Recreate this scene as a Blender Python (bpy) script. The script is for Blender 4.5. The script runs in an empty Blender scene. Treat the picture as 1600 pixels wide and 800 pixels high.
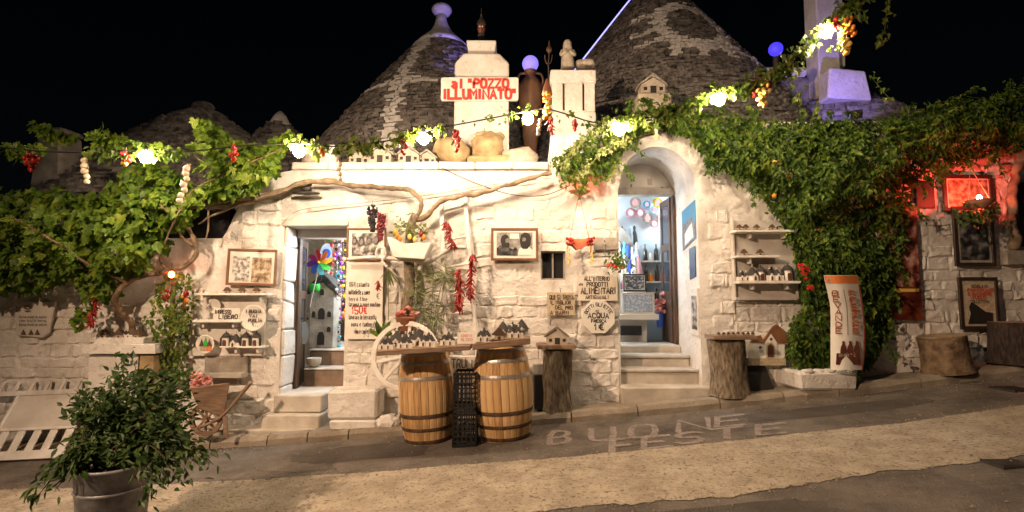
import bpy, bmesh, math, random
from mathutils import Vector, Matrix, Euler, noise
random.seed(7)
R = math.radians
V = Vector
sc = bpy.context.scene
col = sc.collection

# ------------------------------------------------------------------ camera
F = 820.0                      # focal length in pixels of the 1600 px wide photograph
EYE = V((0, 0, 1.6))
PITCH = math.atan(65 / F)
cam = bpy.data.cameras.new('camera')
cam.sensor_width = 36
cam.lens = 36 * F / 1600
cam.clip_end = 400
camo = bpy.data.objects.new('camera', cam)
col.objects.link(camo)
camo.location = EYE
camo.rotation_euler = (R(90) + PITCH, 0, 0)
sc.camera = camo

# ------------------------------------------------------------------ night sky, moon, exposure
w = bpy.data.worlds.new('World'); sc.world = w; w.use_nodes = True
nt = w.node_tree
sky = nt.nodes.new('ShaderNodeTexSky'); sky.sky_type = 'NISHITA'; sky.sun_disc = False
sky.sun_elevation = R(35); sky.sun_rotation = R(200)
bg = nt.nodes['Background']; bg.inputs['Strength'].default_value = 0.0003
nt.links.new(sky.outputs[0], bg.inputs['Color'])
sun = bpy.data.lights.new('moon', 'SUN'); sun.energy = 0.02; sun.angle = R(0.5); sun.color = (.75, .82, 1)
suno = bpy.data.objects.new('moon', sun); col.objects.link(suno)
suno.rotation_euler = (R(55), 0, R(-20))
vs = sc.view_settings
vs.view_transform = 'Standard'; vs.look = 'None'; vs.gamma = 1; vs.exposure = 0.3
vs.use_curve_mapping = False
sc.render.engine = 'CYCLES'
cy = sc.cycles
cy.use_denoising = True
try:
    cy.denoiser = 'OPENIMAGEDENOISE'
except Exception:
    pass
cy.sample_clamp_indirect = 4
cy.max_bounces = 6; cy.diffuse_bounces = 4; cy.glossy_bounces = 3
cy.transmission_bounces = 4; cy.transparent_max_bounces = 6
cy.caustics_reflective = False; cy.caustics_refractive = False
BULB = 520.0                   # radiance of the festoon bulbs
STREET = 3500.0                # watts of the street lamp

# ------------------------------------------------------------------ measuring: a pixel of the photograph at a depth -> a place
FW = V((0, math.cos(PITCH), math.sin(PITCH))); UP = V((0, -math.sin(PITCH), math.cos(PITCH)))
def A(px, py, Y):
    d = FW + V((1, 0, 0)) * ((px - 800) / F) + UP * (-(py - 400) / F)
    return EYE + d * (Y / d.y)
def gz(x):
    x = max(-14, min(14, x))
    return .08 * x + .003 * x * x
def G(px, py):
    Y = 5.0
    for _ in range(30):
        d = A(px, py, 1) - EYE
        p = EYE + d * Y
        t = (gz(p.x) - EYE.z) / d.z
        Y = .5 * Y + .5 * t
    p = EYE + d * Y; p.z = gz(p.x)
    return p
YW = 7.1                       # depth of the front wall's face

# ------------------------------------------------------------------ mesh helpers
ORG = {}
def org(o): return ORG.get(o.name, V((0, 0, 0)))
class MB:
    def __init__(s): s.v = []; s.f = []; s.m = []; s.mi = 0
    def add(s, vs, fs):
        b = len(s.v); s.v += [V(p) for p in vs]
        for f in fs: s.f.append([i + b for i in f]); s.m.append(s.mi)
        return s
    def hexa(s, p):            # 8 points: bottom 4 ccw, top 4
        return s.add(p, [(0,3,2,1),(4,5,6,7),(0,1,5,4),(1,2,6,5),(2,3,7,6),(3,0,4,7)])
    def box(s, x0, x1, y0, y1, z0, z1, M=None):
        if x0 > x1: x0, x1 = x1, x0
        if z0 > z1: z0, z1 = z1, z0
        p = [V((x0,y0,z0)),V((x1,y0,z0)),V((x1,y1,z0)),V((x0,y1,z0)),V((x0,y0,z1)),V((x1,y0,z1)),V((x1,y1,z1)),V((x0,y1,z1))]
        if M: p = [M @ q for q in p]
        return s.hexa(p)
    def bar(s, a, b, wx, wy, up=V((0,0,1))):   # square bar from a to b
        a, b = V(a), V(b); d = (b - a).normalized()
        if abs(d.dot(up)) > .98: up = V((0,-1,0))
        x = d.cross(up).normalized() * wx / 2; y = x.cross(d).normalized() * wy / 2
        return s.hexa([a-x-y, a+x-y, a+x+y, a-x+y, b-x-y, b+x-y, b+x+y, b-x+y])
    def lathe(s, c, prof, n=16, M=None, cap=True):
        c = V(c); b = len(s.v)
        for r, z in prof:
            for k in range(n):
                a = 2*math.pi*k/n; p = V((r*math.cos(a), r*math.sin(a), z))
                s.v.append(c + (M @ p if M else p))
        for i in range(len(prof)-1):
            for k in range(n):
                k2 = (k+1) % n
                s.f.append([b+i*n+k, b+i*n+k2, b+(i+1)*n+k2, b+(i+1)*n+k]); s.m.append(s.mi)
        if cap:
            if prof[0][0] > 1e-4: s.f.append([b+k for k in range(n)][::-1]); s.m.append(s.mi)
            if prof[-1][0] > 1e-4: s.f.append([b+(len(prof)-1)*n+k for k in range(n)]); s.m.append(s.mi)
        return s
    def tube(s, pts, rad, n=8, cap=True):
        pts = [V(p) for p in pts]; b = len(s.v); N = len(pts)
        if not hasattr(rad, '__len__'): rad = [rad]*N
        u = None
        for i, p in enumerate(pts):
            d = (pts[min(i+1,N-1)] - pts[max(i-1,0)])
            d = d.normalized() if d.length > 1e-9 else V((0,0,1))
            if u is None:
                u = d.orthogonal().normalized()
            u = (u - d*u.dot(d)); u = u.normalized() if u.length > 1e-6 else d.orthogonal().normalized()
            w_ = d.cross(u)
            for k in range(n):
                a = 2*math.pi*k/n
                s.v.append(p + (u*math.cos(a) + w_*math.sin(a))*rad[i])
        for i in range(N-1):
            for k in range(n):
                k2 = (k+1) % n
                s.f.append([b+i*n+k, b+i*n+k2, b+(i+1)*n+k2, b+(i+1)*n+k]); s.m.append(s.mi)
        if cap:
            s.f.append([b+k for k in range(n)][::-1]); s.m.append(s.mi)
            s.f.append([b+(N-1)*n+k for k in range(n)]); s.m.append(s.mi)
        return s
    def ball(s, c, r, n=10, m=6, sx=1, sy=1, sz=1, M=None):
        prof = [(max(1e-5, r*math.sin(math.pi*i/m)), -r*math.cos(math.pi*i/m)) for i in range(m+1)]
        S = Matrix.Diagonal((sx, sy, sz))
        return s.lathe(c, prof, n, (M @ S) if M else S, cap=False)
    def rock(s, c, sx, sy, sz, amp=.15, sub=2, seed=0, flat=None):
        bm = bmesh.new(); bmesh.ops.create_icosphere(bm, subdivisions=sub, radius=1)
        vs = []
        for v in bm.verts:
            k = 1 + amp * noise.noise(v.co*1.7 + V((seed*3.1, seed*1.3, 0))) + amp*.5*noise.noise(v.co*4 + V((seed, 0, 5)))
            # squarish
            q = V([math.copysign(abs(t)**.72, t) for t in v.co]) * k
            p = V((q.x*sx, q.y*sy, q.z*sz))
            if flat is not None and p.z < -sz*flat: p.z = -sz*flat
            vs.append(V(c) + p)
        bm.verts.index_update()
        s.add(vs, [[v.index for v in f.verts] for f in bm.faces]); bm.free()
        return s
    def prism(s, pts, N, d):   # polygon pts extruded along N by d
        pts = [V(p) for p in pts]; n = len(pts); q = [p + N*d for p in pts]
        return s.add(pts + q, [list(range(n))[::-1], list(range(n, 2*n))] + [(i, (i+1) % n, n+(i+1) % n, n+i) for i in range(n)])
    def mesh(s, name, mats, origin=V((0,0,0)), smooth=False, bev=0, rough=0, rs=8):
        me = bpy.data.meshes.new(name)
        vv = s.v
        if rough:
            vv = [p + V((noise.noise(p*rs), noise.noise(p*rs+V((9,2,4))), noise.noise(p*rs+V((3,7,1)))))*rough for p in vv]
        me.from_pydata([tuple(p - origin) for p in vv], [], s.f)
        if not isinstance(mats, (list, tuple)): mats = [mats]
        for m in mats: me.materials.append(M_(m))
        if len(mats) > 1: me.polygons.foreach_set('material_index', s.m)
        if bev:
            bm = bmesh.new(); bm.from_mesh(me)
            es = [e for e in bm.edges if len(e.link_faces) == 2 and e.calc_face_angle(0) > .5]
            bmesh.ops.bevel(bm, geom=es, offset=bev, segments=1, affect='EDGES', clamp_overlap=True)
            bm.to_mesh(me); bm.free()
        if smooth: me.polygons.foreach_set('use_smooth', [True]*len(me.polygons))
        me.update()
        return me
    def build(s, name, mats, parent=None, kind=None, smooth=False, bev=0, rough=0, rs=8, origin=None):
        if parent is not None: o_ = org(parent)
        elif origin is not None: o_ = V(origin)
        else:
            xs = [p.x for p in s.v]; ys = [p.y for p in s.v]; zs = [p.z for p in s.v]
            o_ = V(((min(xs)+max(xs))/2, (min(ys)+max(ys))/2, min(zs)))
        me = s.mesh(name, mats, o_, smooth, bev, rough, rs)
        o = bpy.data.objects.new(name, me); col.objects.link(o)
        if parent is not None: o.parent = parent
        else: o.location = o_
        ORG[o.name] = o_
        if kind: o['kind'] = kind
        return o
def tag(o, label, cat=None, group=None, kind=None):
    o['label'] = label
    if cat: o['category'] = cat
    if group: o['group'] = group
    if kind: o['kind'] = kind
    return o
def thing(name, label, cat, loc, group=None):
    o = bpy.data.objects.new(name, None); col.objects.link(o); o.location = loc
    o.empty_display_size = .05
    ORG[o.name] = V(loc)
    return tag(o, label, cat, group)
def inst(name, me, parent, loc, rot=(0,0,0), scale=(1,1,1)):   # a piece that shares its mesh; loc in world space
    o = bpy.data.objects.new(name, me); col.objects.link(o)
    o.parent = parent
    o.location = V(loc) - (org(parent) if parent else V((0,0,0)))
    o.rotation_euler = rot; o.scale = scale if hasattr(scale, '__len__') else (scale,)*3
    return o
def spline(pts, n=8):
    pts = [V(p) for p in pts]; out = []
    for i in range(len(pts)-1):
        p0 = pts[max(i-1,0)]; p1 = pts[i]; p2 = pts[i+1]; p3 = pts[min(i+2,len(pts)-1)]
        for k in range(n):
            t = k/n
            out.append(.5*((2*p1) + (p2-p0)*t + (2*p0-5*p1+4*p2-p3)*t*t + (3*p1-p0-3*p2+p3)*t**3))
    out.append(pts[-1]); return out
def lerp(a, b, t): return a + (b-a)*t
def ramp(vals, n):
    out = []
    for i in range(n):
        t = i/(n-1)*(len(vals)-1); k = min(int(t), len(vals)-2)
        out.append(lerp(vals[k], vals[k+1], t-k))
    return out
def pbox(mb, x0, y0, x1, y1, Y, d):      # a box seen at photo rectangle x0..x1, y0..y1, front at depth Y, d deep
    a = A(x0, (y0+y1)/2, Y).x; b = A(x1, (y0+y1)/2, Y).x
    t = A((x0+x1)/2, y0, Y).z; u = A((x0+x1)/2, y1, Y).z
    return mb.box(a, b, Y, Y+d, u, t)
def orde(i, n):
    if i == 0: return 'leftmost'
    if i == n-1: return 'rightmost'
    return ['', 'second', 'third', 'fourth', 'fifth', 'sixth', 'seventh', 'eighth'][i] + ' from left'

# ------------------------------------------------------------------ materials
MATS = {}; SPEC = {}
def M_(n):
    if n in MATS: return MATS[n]
    MATS[n] = SPEC[n](n); return MATS[n]
def newmat(n):
    m = bpy.data.materials.new(n); m.use_nodes = True
    return m, m.node_tree, m.node_tree.nodes['Principled BSDF']
def pm(name, c1, c2=None, rough=.7, scale=6, bump=0, bscale=30, metal=0, rand=0, detail=6, contrast=(.35,.65), stretch=None, spec=None, c3=None, bdist=.01):
    def f(n):
        m, t, b = newmat(n); L = t.links
        b.inputs['Roughness'].default_value = rough; b.inputs['Metallic'].default_value = metal
        if spec is not None: b.inputs['Specular IOR Level'].default_value = spec
        tc = t.nodes.new('ShaderNodeTexCoord'); src = tc.outputs['Object']
        if stretch:
            mp = t.nodes.new('ShaderNodeMapping'); mp.inputs['Scale'].default_value = stretch
            L.new(src, mp.inputs[0]); src = mp.outputs[0]
        if c2 is None: b.inputs['Base Color'].default_value = (*c1, 1); colout = None
        else:
            nz = t.nodes.new('ShaderNodeTexNoise'); nz.inputs['Scale'].default_value = scale; nz.inputs['Detail'].default_value = detail
            L.new(src, nz.inputs['Vector'])
            cr = t.nodes.new('ShaderNodeValToRGB'); e = cr.color_ramp.elements
            e[0].position, e[1].position = contrast; e[0].color = (*c1, 1); e[1].color = (*c2, 1)
            if c3:
                k = e.new((contrast[0]+contrast[1])/2); k.color = (*c3, 1)
            fac = nz.outputs['Fac']
            if rand:
                oi = t.nodes.new('ShaderNodeObjectInfo')
                ma = t.nodes.new('ShaderNodeMath'); ma.operation = 'MULTIPLY_ADD'; ma.inputs[1].default_value = rand; ma.inputs[2].default_value = -rand/2
                L.new(oi.outputs['Random'], ma.inputs[0])
                ad = t.nodes.new('ShaderNodeMath'); ad.operation = 'ADD'
                L.new(fac, ad.inputs[0]); L.new(ma.outputs[0], ad.inputs[1]); fac = ad.outputs[0]
            L.new(fac, cr.inputs[0]); L.new(cr.outputs[0], b.inputs['Base Color'])
        if bump:
            n2 = t.nodes.new('ShaderNodeTexNoise'); n2.inputs['Scale'].default_value = bscale; n2.inputs['Detail'].default_value = 8
            n2.inputs['Roughness'].default_value = .6
            L.new(src, n2.inputs['Vector'])
            bp = t.nodes.new('ShaderNodeBump'); bp.inputs['Strength'].default_value = bump; bp.inputs['Distance'].default_value = bdist
            L.new(n2.outputs['Fac'], bp.inputs['Height']); L.new(bp.outputs[0], b.inputs['Normal'])
        return m
    SPEC[name] = f
def em(name, c, s):
    def f(n):
        m, t, b = newmat(n)
        b.inputs['Base Color'].default_value = (*c, 1)
        b.inputs['Emission Color'].default_value = (*c, 1); b.inputs['Emission Strength'].default_value = s
        return m
    SPEC[name] = f
def leafm(name, cols, trans=.35, rough=.45, scale=9):
    def f(n):
        m, t, b = newmat(n); L = t.links
        b.inputs['Roughness'].default_value = rough; b.inputs['Specular IOR Level'].default_value = .35
        tc = t.nodes.new('ShaderNodeTexCoord')
        nz = t.nodes.new('ShaderNodeTexNoise'); nz.inputs['Scale'].default_value = scale; nz.inputs['Detail'].default_value = 4
        L.new(tc.outputs['Object'], nz.inputs[0])
        cr = t.nodes.new('ShaderNodeValToRGB'); e = cr.color_ramp.elements
        e[0].position = .33; e[1].position = .68; e[0].color = (*cols[0], 1); e[1].color = (*cols[2], 1)
        k = e.new(.5); k.color = (*cols[1], 1)
        oi = t.nodes.new('ShaderNodeObjectInfo')
        ma = t.nodes.new('ShaderNodeMath'); ma.operation = 'MULTIPLY_ADD'; ma.inputs[1].default_value = .2
        L.new(oi.outputs['Random'], ma.inputs[0]); L.new(nz.outputs['Fac'], ma.inputs[2])
        sb = t.nodes.new('ShaderNodeMath'); sb.operation = 'SUBTRACT'; sb.inputs[1].default_value = .1
        L.new(ma.outputs[0], sb.inputs[0])
        L.new(sb.outputs[0], cr.inputs[0]); L.new(cr.outputs[0], b.inputs['Base Color'])
        tr = t.nodes.new('ShaderNodeBsdfTranslucent'); L.new(cr.outputs[0], tr.inputs[0])
        mx = t.nodes.new('ShaderNodeMixShader'); mx.inputs[0].default_value = trans
        L.new(b.outputs[0], mx.inputs[1]); L.new(tr.outputs[0], mx.inputs[2])
        L.new(mx.outputs[0], t.nodes['Material Output'].inputs['Surface'])
        return m
    SPEC[name] = f
def printm(name, cols, scale=8, kind='noise'):   # flat print: blotches of a photograph
    def f(n):
        m, t, b = newmat(n); L = t.links
        b.inputs['Roughness'].default_value = .35
        tc = t.nodes.new('ShaderNodeTexCoord')
        if kind == 'voronoi':
            nz = t.nodes.new('ShaderNodeTexVoronoi'); nz.inputs['Scale'].default_value = scale; o_ = nz.outputs['Color']
        else:
            nz = t.nodes.new('ShaderNodeTexNoise'); nz.inputs['Scale'].default_value = scale; nz.inputs['Detail'].default_value = 5; o_ = nz.outputs['Fac']
        L.new(tc.outputs['Object'], nz.inputs['Vector'])
        cr = t.nodes.new('ShaderNodeValToRGB'); e = cr.color_ramp.elements
        cr.color_ramp.interpolation = 'B_SPLINE' if kind == 'noise' else 'CONSTANT'
        e[0].position = .36; e[1].position = .64; e[0].color = (*cols[0], 1); e[1].color = (*cols[-1], 1)
        for i, c in enumerate(cols[1:-1]):
            k = e.new(.36 + .28*(i+1)/(len(cols)-1)); k.color = (*c, 1)
        L.new(o_, cr.inputs[0]); L.new(cr.outputs[0], b.inputs['Base Color'])
        return m
    SPEC[name] = f
def wallm(n):                   # old limewash over stone: patches, flaking, grime
    m, t, b = newmat(n); L = t.links
    b.inputs['Roughness'].default_value = .85; b.inputs['Specular IOR Level'].default_value = .2
    ge = t.nodes.new('ShaderNodeNewGeometry'); P = ge.outputs['Position']
    n1 = t.nodes.new('ShaderNodeTexNoise'); n1.inputs['Scale'].default_value = 1.7; n1.inputs['Detail'].default_value = 9; n1.inputs['Roughness'].default_value = .65
    L.new(P, n1.inputs['Vector'])
    c1 = t.nodes.new('ShaderNodeValToRGB'); e = c1.color_ramp.elements
    e[0].position = .3; e[0].color = (.64, .59, .52, 1); e[1].position = .60; e[1].color = (.84, .81, .76, 1)
    L.new(n1.outputs['Fac'], c1.inputs[0])
    n2 = t.nodes.new('ShaderNodeTexNoise'); n2.inputs['Scale'].default_value = 11; n2.inputs['Detail'].default_value = 8; n2.inputs['Roughness'].default_value = .7
    L.new(P, n2.inputs['Vector'])
    c2 = t.nodes.new('ShaderNodeValToRGB'); e = c2.color_ramp.elements
    e[0].position = .56; e[0].color = (0, 0, 0, 1); e[1].position = .70; e[1].color = (1, 1, 1, 1)
    L.new(n2.outputs['Fac'], c2.inputs[0])
    mf = t.nodes.new('ShaderNodeMath'); mf.operation = 'MULTIPLY'; mf.inputs[1].default_value = .6
    L.new(c2.outputs[0], mf.inputs[0])
    mx = t.nodes.new('ShaderNodeMixRGB'); mx.inputs[2].default_value = (.36, .31, .25, 1)
    L.new(mf.outputs[0], mx.inputs[0]); L.new(c1.outputs[0], mx.inputs[1]); L.new(mx.outputs[0], b.inputs['Base Color'])
    n3 = t.nodes.new('ShaderNodeTexNoise'); n3.inputs['Scale'].default_value = 9; n3.inputs['Detail'].default_value = 12; n3.inputs['Roughness'].default_value = .72
    L.new(P, n3.inputs['Vector'])
    bp = t.nodes.new('ShaderNodeBump'); bp.inputs['Strength'].default_value = .8; bp.inputs['Distance'].default_value = .045
    L.new(n3.outputs['Fac'], bp.inputs['Height']); L.new(bp.outputs[0], b.inputs['Normal'])
    return m
SPEC['limewash'] = wallm
def groundm(name, a, b_, spot, sc1=3.0, sp=(.62,.7), bump=.5, bs=120):
    def f(n):
        m, t, b = newmat(n); L = t.links
        b.inputs['Roughness'].default_value = .85; b.inputs['Specular IOR Level'].default_value = .25
        ge = t.nodes.new('ShaderNodeNewGeometry'); P = ge.outputs['Position']
        n1 = t.nodes.new('ShaderNodeTexNoise'); n1.inputs['Scale'].default_value = sc1; n1.inputs['Detail'].default_value = 9; n1.inputs['Roughness'].default_value = .7
        L.new(P, n1.inputs['Vector'])
        c1 = t.nodes.new('ShaderNodeValToRGB'); e = c1.color_ramp.elements
        e[0].position = .32; e[0].color = (*a, 1); e[1].position = .66; e[1].color = (*b_, 1)
        L.new(n1.outputs['Fac'], c1.inputs[0])
        n2 = t.nodes.new('ShaderNodeTexNoise'); n2.inputs['Scale'].default_value = 26; n2.inputs['Detail'].default_value = 6; n2.inputs['Roughness'].default_value = .75
        L.new(P, n2.inputs['Vector'])
        c2 = t.nodes.new('ShaderNodeValToRGB'); e = c2.color_ramp.elements
        e[0].position = sp[0]; e[0].color = (0,0,0,1); e[1].position = sp[1]; e[1].color = (1,1,1,1)
        L.new(n2.outputs['Fac'], c2.inputs[0])
        mx = t.nodes.new('ShaderNodeMixRGB'); mx.inputs[2].default_value = (*spot, 1)
        L.new(c2.outputs[0], mx.inputs[0]); L.new(c1.outputs[0], mx.inputs[1]); L.new(mx.outputs[0], b.inputs['Base Color'])
        n3 = t.nodes.new('ShaderNodeTexNoise'); n3.inputs['Scale'].default_value = bs; n3.inputs['Detail'].default_value = 5
        L.new(P, n3.inputs['Vector'])
        bp = t.nodes.new('ShaderNodeBump'); bp.inputs['Strength'].default_value = bump; bp.inputs['Distance'].default_value = .02
        L.new(n3.outputs['Fac'], bp.inputs['Height']); L.new(bp.outputs[0], b.inputs['Normal'])
        return m
    SPEC[name] = f
groundm('asphalt', (.080,.069,.060), (.205,.178,.150), (.31,.265,.215), 2.0, (.58,.70), 1, 60)
groundm('strip', (.27,.225,.165), (.50,.43,.33), (.14,.112,.082), 3.4, (.535,.63), 1, 40)
groundm('paving', (.20,.165,.125), (.36,.31,.24), (.10,.08,.06), 2.5, (.6,.72), .6, 50)
groundm('chalk', (.21,.178,.158), (.37,.32,.29), (.12,.10,.085), 9, (.525,.625), .4, 150)
groundm('patchtar', (.062,.054,.047), (.12,.104,.089), (.16,.135,.11), 2.2, (.62,.74), 1, 60)
pm('plaster', (.52,.48,.43), (.66,.62,.56), .85, 3, .4, 40)
pm('whitepaint', (.62,.58,.52), (.78,.75,.70), .6, 7, .25, 60)
pm('signwhite', (.70,.66,.58), (.78,.75,.68), .5, 5)
pm('boardcream', (.66,.60,.49), (.75,.70,.60), .6, 4)
pm('roofstone', (.085,.078,.072), (.31,.285,.26), .9, 7, 1, 30, bdist=.03, detail=9)
pm('roofpaint', (.60,.58,.55), (.80,.78,.75), .85, 9, .5, 50)
pm('graystone', (.26,.235,.20), (.44,.40,.34), .9, 6, .8, 40)
pm('yellowstone', (.26,.18,.085), (.46,.34,.18), .85, 7, .8, 30)
pm('doorwood', (.045,.024,.014), (.11,.058,.03), .5, 5, .3, 40, stretch=(8,8,1))
pm('framewood', (.13,.055,.025), (.24,.11,.05), .45, 6, .1, 60)
pm('frameblack', (.025,.015,.012), (.05,.03,.022), .5, 6)
pm('oak', (.36,.205,.085), (.72,.49,.245), .58, 3.5, .4, 30, rand=.42, stretch=(7,7,.9), c3=(.58,.36,.155), contrast=(.22,.74), detail=9)
pm('steel', (.42,.39,.35), (.58,.54,.49), .36, 20, .05, 60, metal=.6)
pm('rusthoop', (.06,.035,.02), (.14,.085,.05), .6, 20, .2, 60, metal=.3)
pm('plank', (.16,.10,.065), (.30,.20,.13), .7, 4, .4, 40, stretch=(1.5,12,12))
pm('barkgray', (.12,.09,.06), (.36,.29,.20), .95, 7, 1, 16, stretch=(5,5,1.4), bdist=.03)
pm('bark', (.09,.055,.03), (.26,.18,.11), .95, 9, 1, 22, bdist=.02)
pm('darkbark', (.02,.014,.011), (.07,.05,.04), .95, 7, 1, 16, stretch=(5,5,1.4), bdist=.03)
pm('vinewood', (.15,.105,.065), (.33,.25,.165), .95, 8, .9, 30, bdist=.015)
pm('vinedark', (.035,.02,.012), (.10,.06,.035), .95, 8, .9, 30, bdist=.015)
pm('endgrain', (.22,.15,.09), (.40,.30,.19), .85, 8, .5, 40)
pm('blackplastic', (.012,.012,.013), None, .4)
pm('blackpaint', (.02,.017,.015), None, .6)
pm('darkvoid', (.008,.008,.009), None, .9)
pm('iron', (.02,.018,.017), (.05,.042,.038), .55, 20, .2, 60)
pm('cable', (.015,.015,.013), None, .6)
pm('redpaint', (.52,.03,.02), (.62,.06,.04), .5, 10)
pm('redtext', (.55,.10,.06), None, .6)
pm('ink', (.05,.03,.02), None, .7)
pm('orangeprint', (.72,.20,.05), (.80,.26,.08), .4, 8)
pm('brownprint', (.42,.13,.06), None, .5)
pm('darkprint', (.10,.03,.02), (.17,.05,.03), .4, 12)
pm('glassprint', (.55,.50,.46), None, .4)
pm('zinc', (.14,.145,.15), (.33,.335,.34), .5, 9, .15, 50, metal=.45)
pm('soil', (.03,.02,.013), (.07,.05,.03), 1, 20, .5, 60)
pm('terracotta', (.26,.10,.05), (.40,.18,.10), .8, 6, .3, 40)
pm('jarbrown', (.13,.065,.04), (.24,.125,.075), .6, 5, .2, 40)
pm('garlic', (.66,.54,.36), (.80,.71,.55), .6, 14, .1, 60)
pm('string', (.35,.25,.15), None, .9)
pm('chili', (.20,.010,.008), (.38,.020,.012), .35, 12, rand=.5)
pm('pepperorange', (.75,.20,.02), (.85,.38,.05), .35, 10, rand=.4)
pm('pepperyellow', (.80,.52,.10), (.85,.62,.18), .4, 10, rand=.4)
pm('grapered', (.12,.010,.02), (.24,.02,.03), .3, 9)
pm('grapeblack', (.012,.010,.016), (.04,.025,.03), .3, 9)
pm('grapegold', (.62,.45,.12), (.75,.58,.22), .35, 9)
pm('pinkflower', (.72,.26,.24), (.82,.45,.40), .6, 20)
pm('redflower', (.60,.02,.02), (.75,.06,.03), .5, 20)
pm('miniwhite', (.70,.65,.58), (.80,.76,.70), .7, 30)
pm('miniroof', (.022,.020,.019), (.07,.062,.055), .85, 40, .5, 80)
pm('minibrown', (.07,.04,.025), (.14,.09,.055), .8, 40, .3, 80)
pm('minitan', (.42,.33,.21), (.58,.48,.34), .8, 30, .3, 60)
pm('minidoor', (.10,.035,.02), None, .6)
pm('miniorange', (.70,.20,.05), None, .6)
pm('clay', (.38,.32,.25), (.52,.45,.36), .85, 12, .4, 50)
pm('roomwall', (.62,.66,.70), (.72,.75,.78), .8, 3)
pm('roomwood', (.10,.055,.03), (.17,.10,.06), .7, 5)
pm('roomfloor', (.22,.17,.13), (.32,.26,.20), .6, 5)
pm('stepstone', (.42,.37,.31), (.60,.55,.47), .75, 4, .6, 30)
pm('riserbrown', (.16,.105,.07), (.26,.18,.125), .8, 5, .3, 30)
pm('bottleglass', (.02,.025,.02), (.06,.035,.02), .12, 10)
pm('papyrus', (.10,.14,.045), (.22,.25,.10), .6, 12)
for n_, c in dict(red=(.75,.02,.02), orange=(.85,.25,.02), yellow=(.85,.62,.03), green=(.03,.45,.05), blue=(.03,.10,.55), violet=(.28,.05,.45), magenta=(.75,.05,.28), cyan=(.10,.45,.62), skyblue=(.05,.22,.38), pale=(.55,.66,.75), pinkp=(.72,.33,.36), navy=(.015,.03,.08)).items():
    pm('p_'+n_, c, None, .45)
pm('faceprint', (.15,.14,.125), (.26,.245,.22), .4, 40)
pm('grayprint', (.16,.15,.14), (.40,.375,.345), .4, 14)
pm('picpaper', (.72,.68,.60), (.78,.75,.68), .5, 6)
printm('bwprint', [(.015,.015,.015), (.12,.11,.10), (.42,.40,.37), (.66,.63,.58)], 12)
printm('bwdark', [(.010,.010,.011), (.03,.03,.03), (.10,.10,.10), (.25,.24,.23)], 9)
printm('sepia', [(.10,.06,.03), (.28,.2,.12), (.48,.38,.26), (.62,.54,.42)], 14)
printm('brochure', [(.12,.12,.11), (.35,.33,.3), (.66,.64,.6), (.72,.70,.66)], 22)
printm('rosephoto', [(.02,.012,.01), (.14,.03,.02), (.40,.14,.10), (.60,.42,.36)], 7)
printm('redposter', [(.05,.008,.006), (.12,.02,.012), (.20,.05,.02)], 6)
printm('bluepattern', [(.62,.68,.74), (.60,.66,.74), (.10,.20,.42), (.62,.68,.74)], 24)
printm('postcards', [(.62,.64,.66), (.02,.03,.05), (.02,.02,.03), (.55,.60,.66)], 16)
printm('trullodark', [(.06,.05,.045), (.12,.10,.085), (.22,.18,.15)], 18)
pm('globe', (.5,.5,.5)); 
em('bulbglow', (1, .755, .525), BULB)
em('purpleglow', (.27, .22, 1.0), .85)
em('purpleglow2', (.07, .05, 1.0), .75)
em('ledstrip', (.40, .38, 1.0), 1.6)
em('redglow', (1, .15, .06), 220)
em('redglowsoft', (1, .16, .05), 40)
em('redglowhot', (1, .07, .04), 1100)
em('roomlamp', (.76, .89, 1.0), 280)
em('roomlampsoft', (.78, .90, 1.0), 105)
em('streetglow', (1, .62, .28), 12)
leafm('leafgrape', [(.055,.11,.012), (.13,.23,.022), (.30,.36,.04)], .45, .5)
leafm('leafivy', [(.038,.082,.011), (.13,.22,.024), (.34,.37,.05)], .42, .55)
leafm('leafshrub', [(.026,.056,.013), (.065,.12,.026), (.17,.20,.045)], .32, .5)
leafm('leafgarland', [(.05,.10,.015), (.10,.17,.025), (.20,.25,.05)], .4)
leafm('leafpale', [(.10,.13,.035), (.17,.20,.06), (.27,.29,.11)], .35)

# ------------------------------------------------------------------ hand lettering
_O = '16 05 01 10 30 41 45 36 16'
FONT = {'A':'00 26 40;12 32','B':'00 06 36 45 44 33 03;33 42 41 30 00','C':'45 36 16 05 01 10 30 41','D':'00 06 26 44 42 20 00','E':'46 06 00 40;03 33','F':'46 06 00;03 33',
'G':'45 36 16 05 01 10 30 41 43 23','H':'06 00;46 40;03 43','I':'16 10','J':'46 41 30 10 01','K':'06 00;46 03 40','L':'06 00 40','M':'00 06 23 46 40','N':'00 06 40 46','O':_O,
'P':'00 06 36 45 44 33 03','Q':_O+';22 40','R':'00 06 36 45 44 33 03;23 40','S':'45 36 16 05 04 13 33 42 41 30 10 01','T':'06 46;26 20','U':'06 01 10 30 41 46','V':'06 20 46','W':'06 10 23 30 46',
'X':'00 46;06 40','Y':'06 23 46;23 20','Z':'06 46 00 40','0':_O,'1':'04 16 10','5':'46 06 03 33 42 41 30 10 01','€':'46 26 14 12 20 40;04 34;02 32','!':'16 12;11 10','"':'06 04;16 14',
"'":'06 04','.':'00 01',':':'01 02;04 05','a':'04 24 33 30;32 12 01 10 30','l':'16 10','-':'03 33',',':'11 00',
'e':'02 32 33 24 14 03 01 10 30','o':'14 03 01 10 20 31 33 24 14','n':'00 04;03 14 24 33 30','i':'14 10;16 15','r':'00 04;03 14 24','t':'16 11 20;04 24','u':'04 01 10 20 31;34 30','b':'06 00 20 31 33 24 03','g':'34 14 03 01 11 31;34 30 10','p':'04 00;04 24 33 32 21 01','v':'04 10 24','c':'34 14 03 01 10 30','s':'34 14 03 31 20 00','m':'00 04;03 14 13 10;13 24 34 30','d':'36 30 10 01 03 14 34','f':'26 16 10;04 24'}
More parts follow.
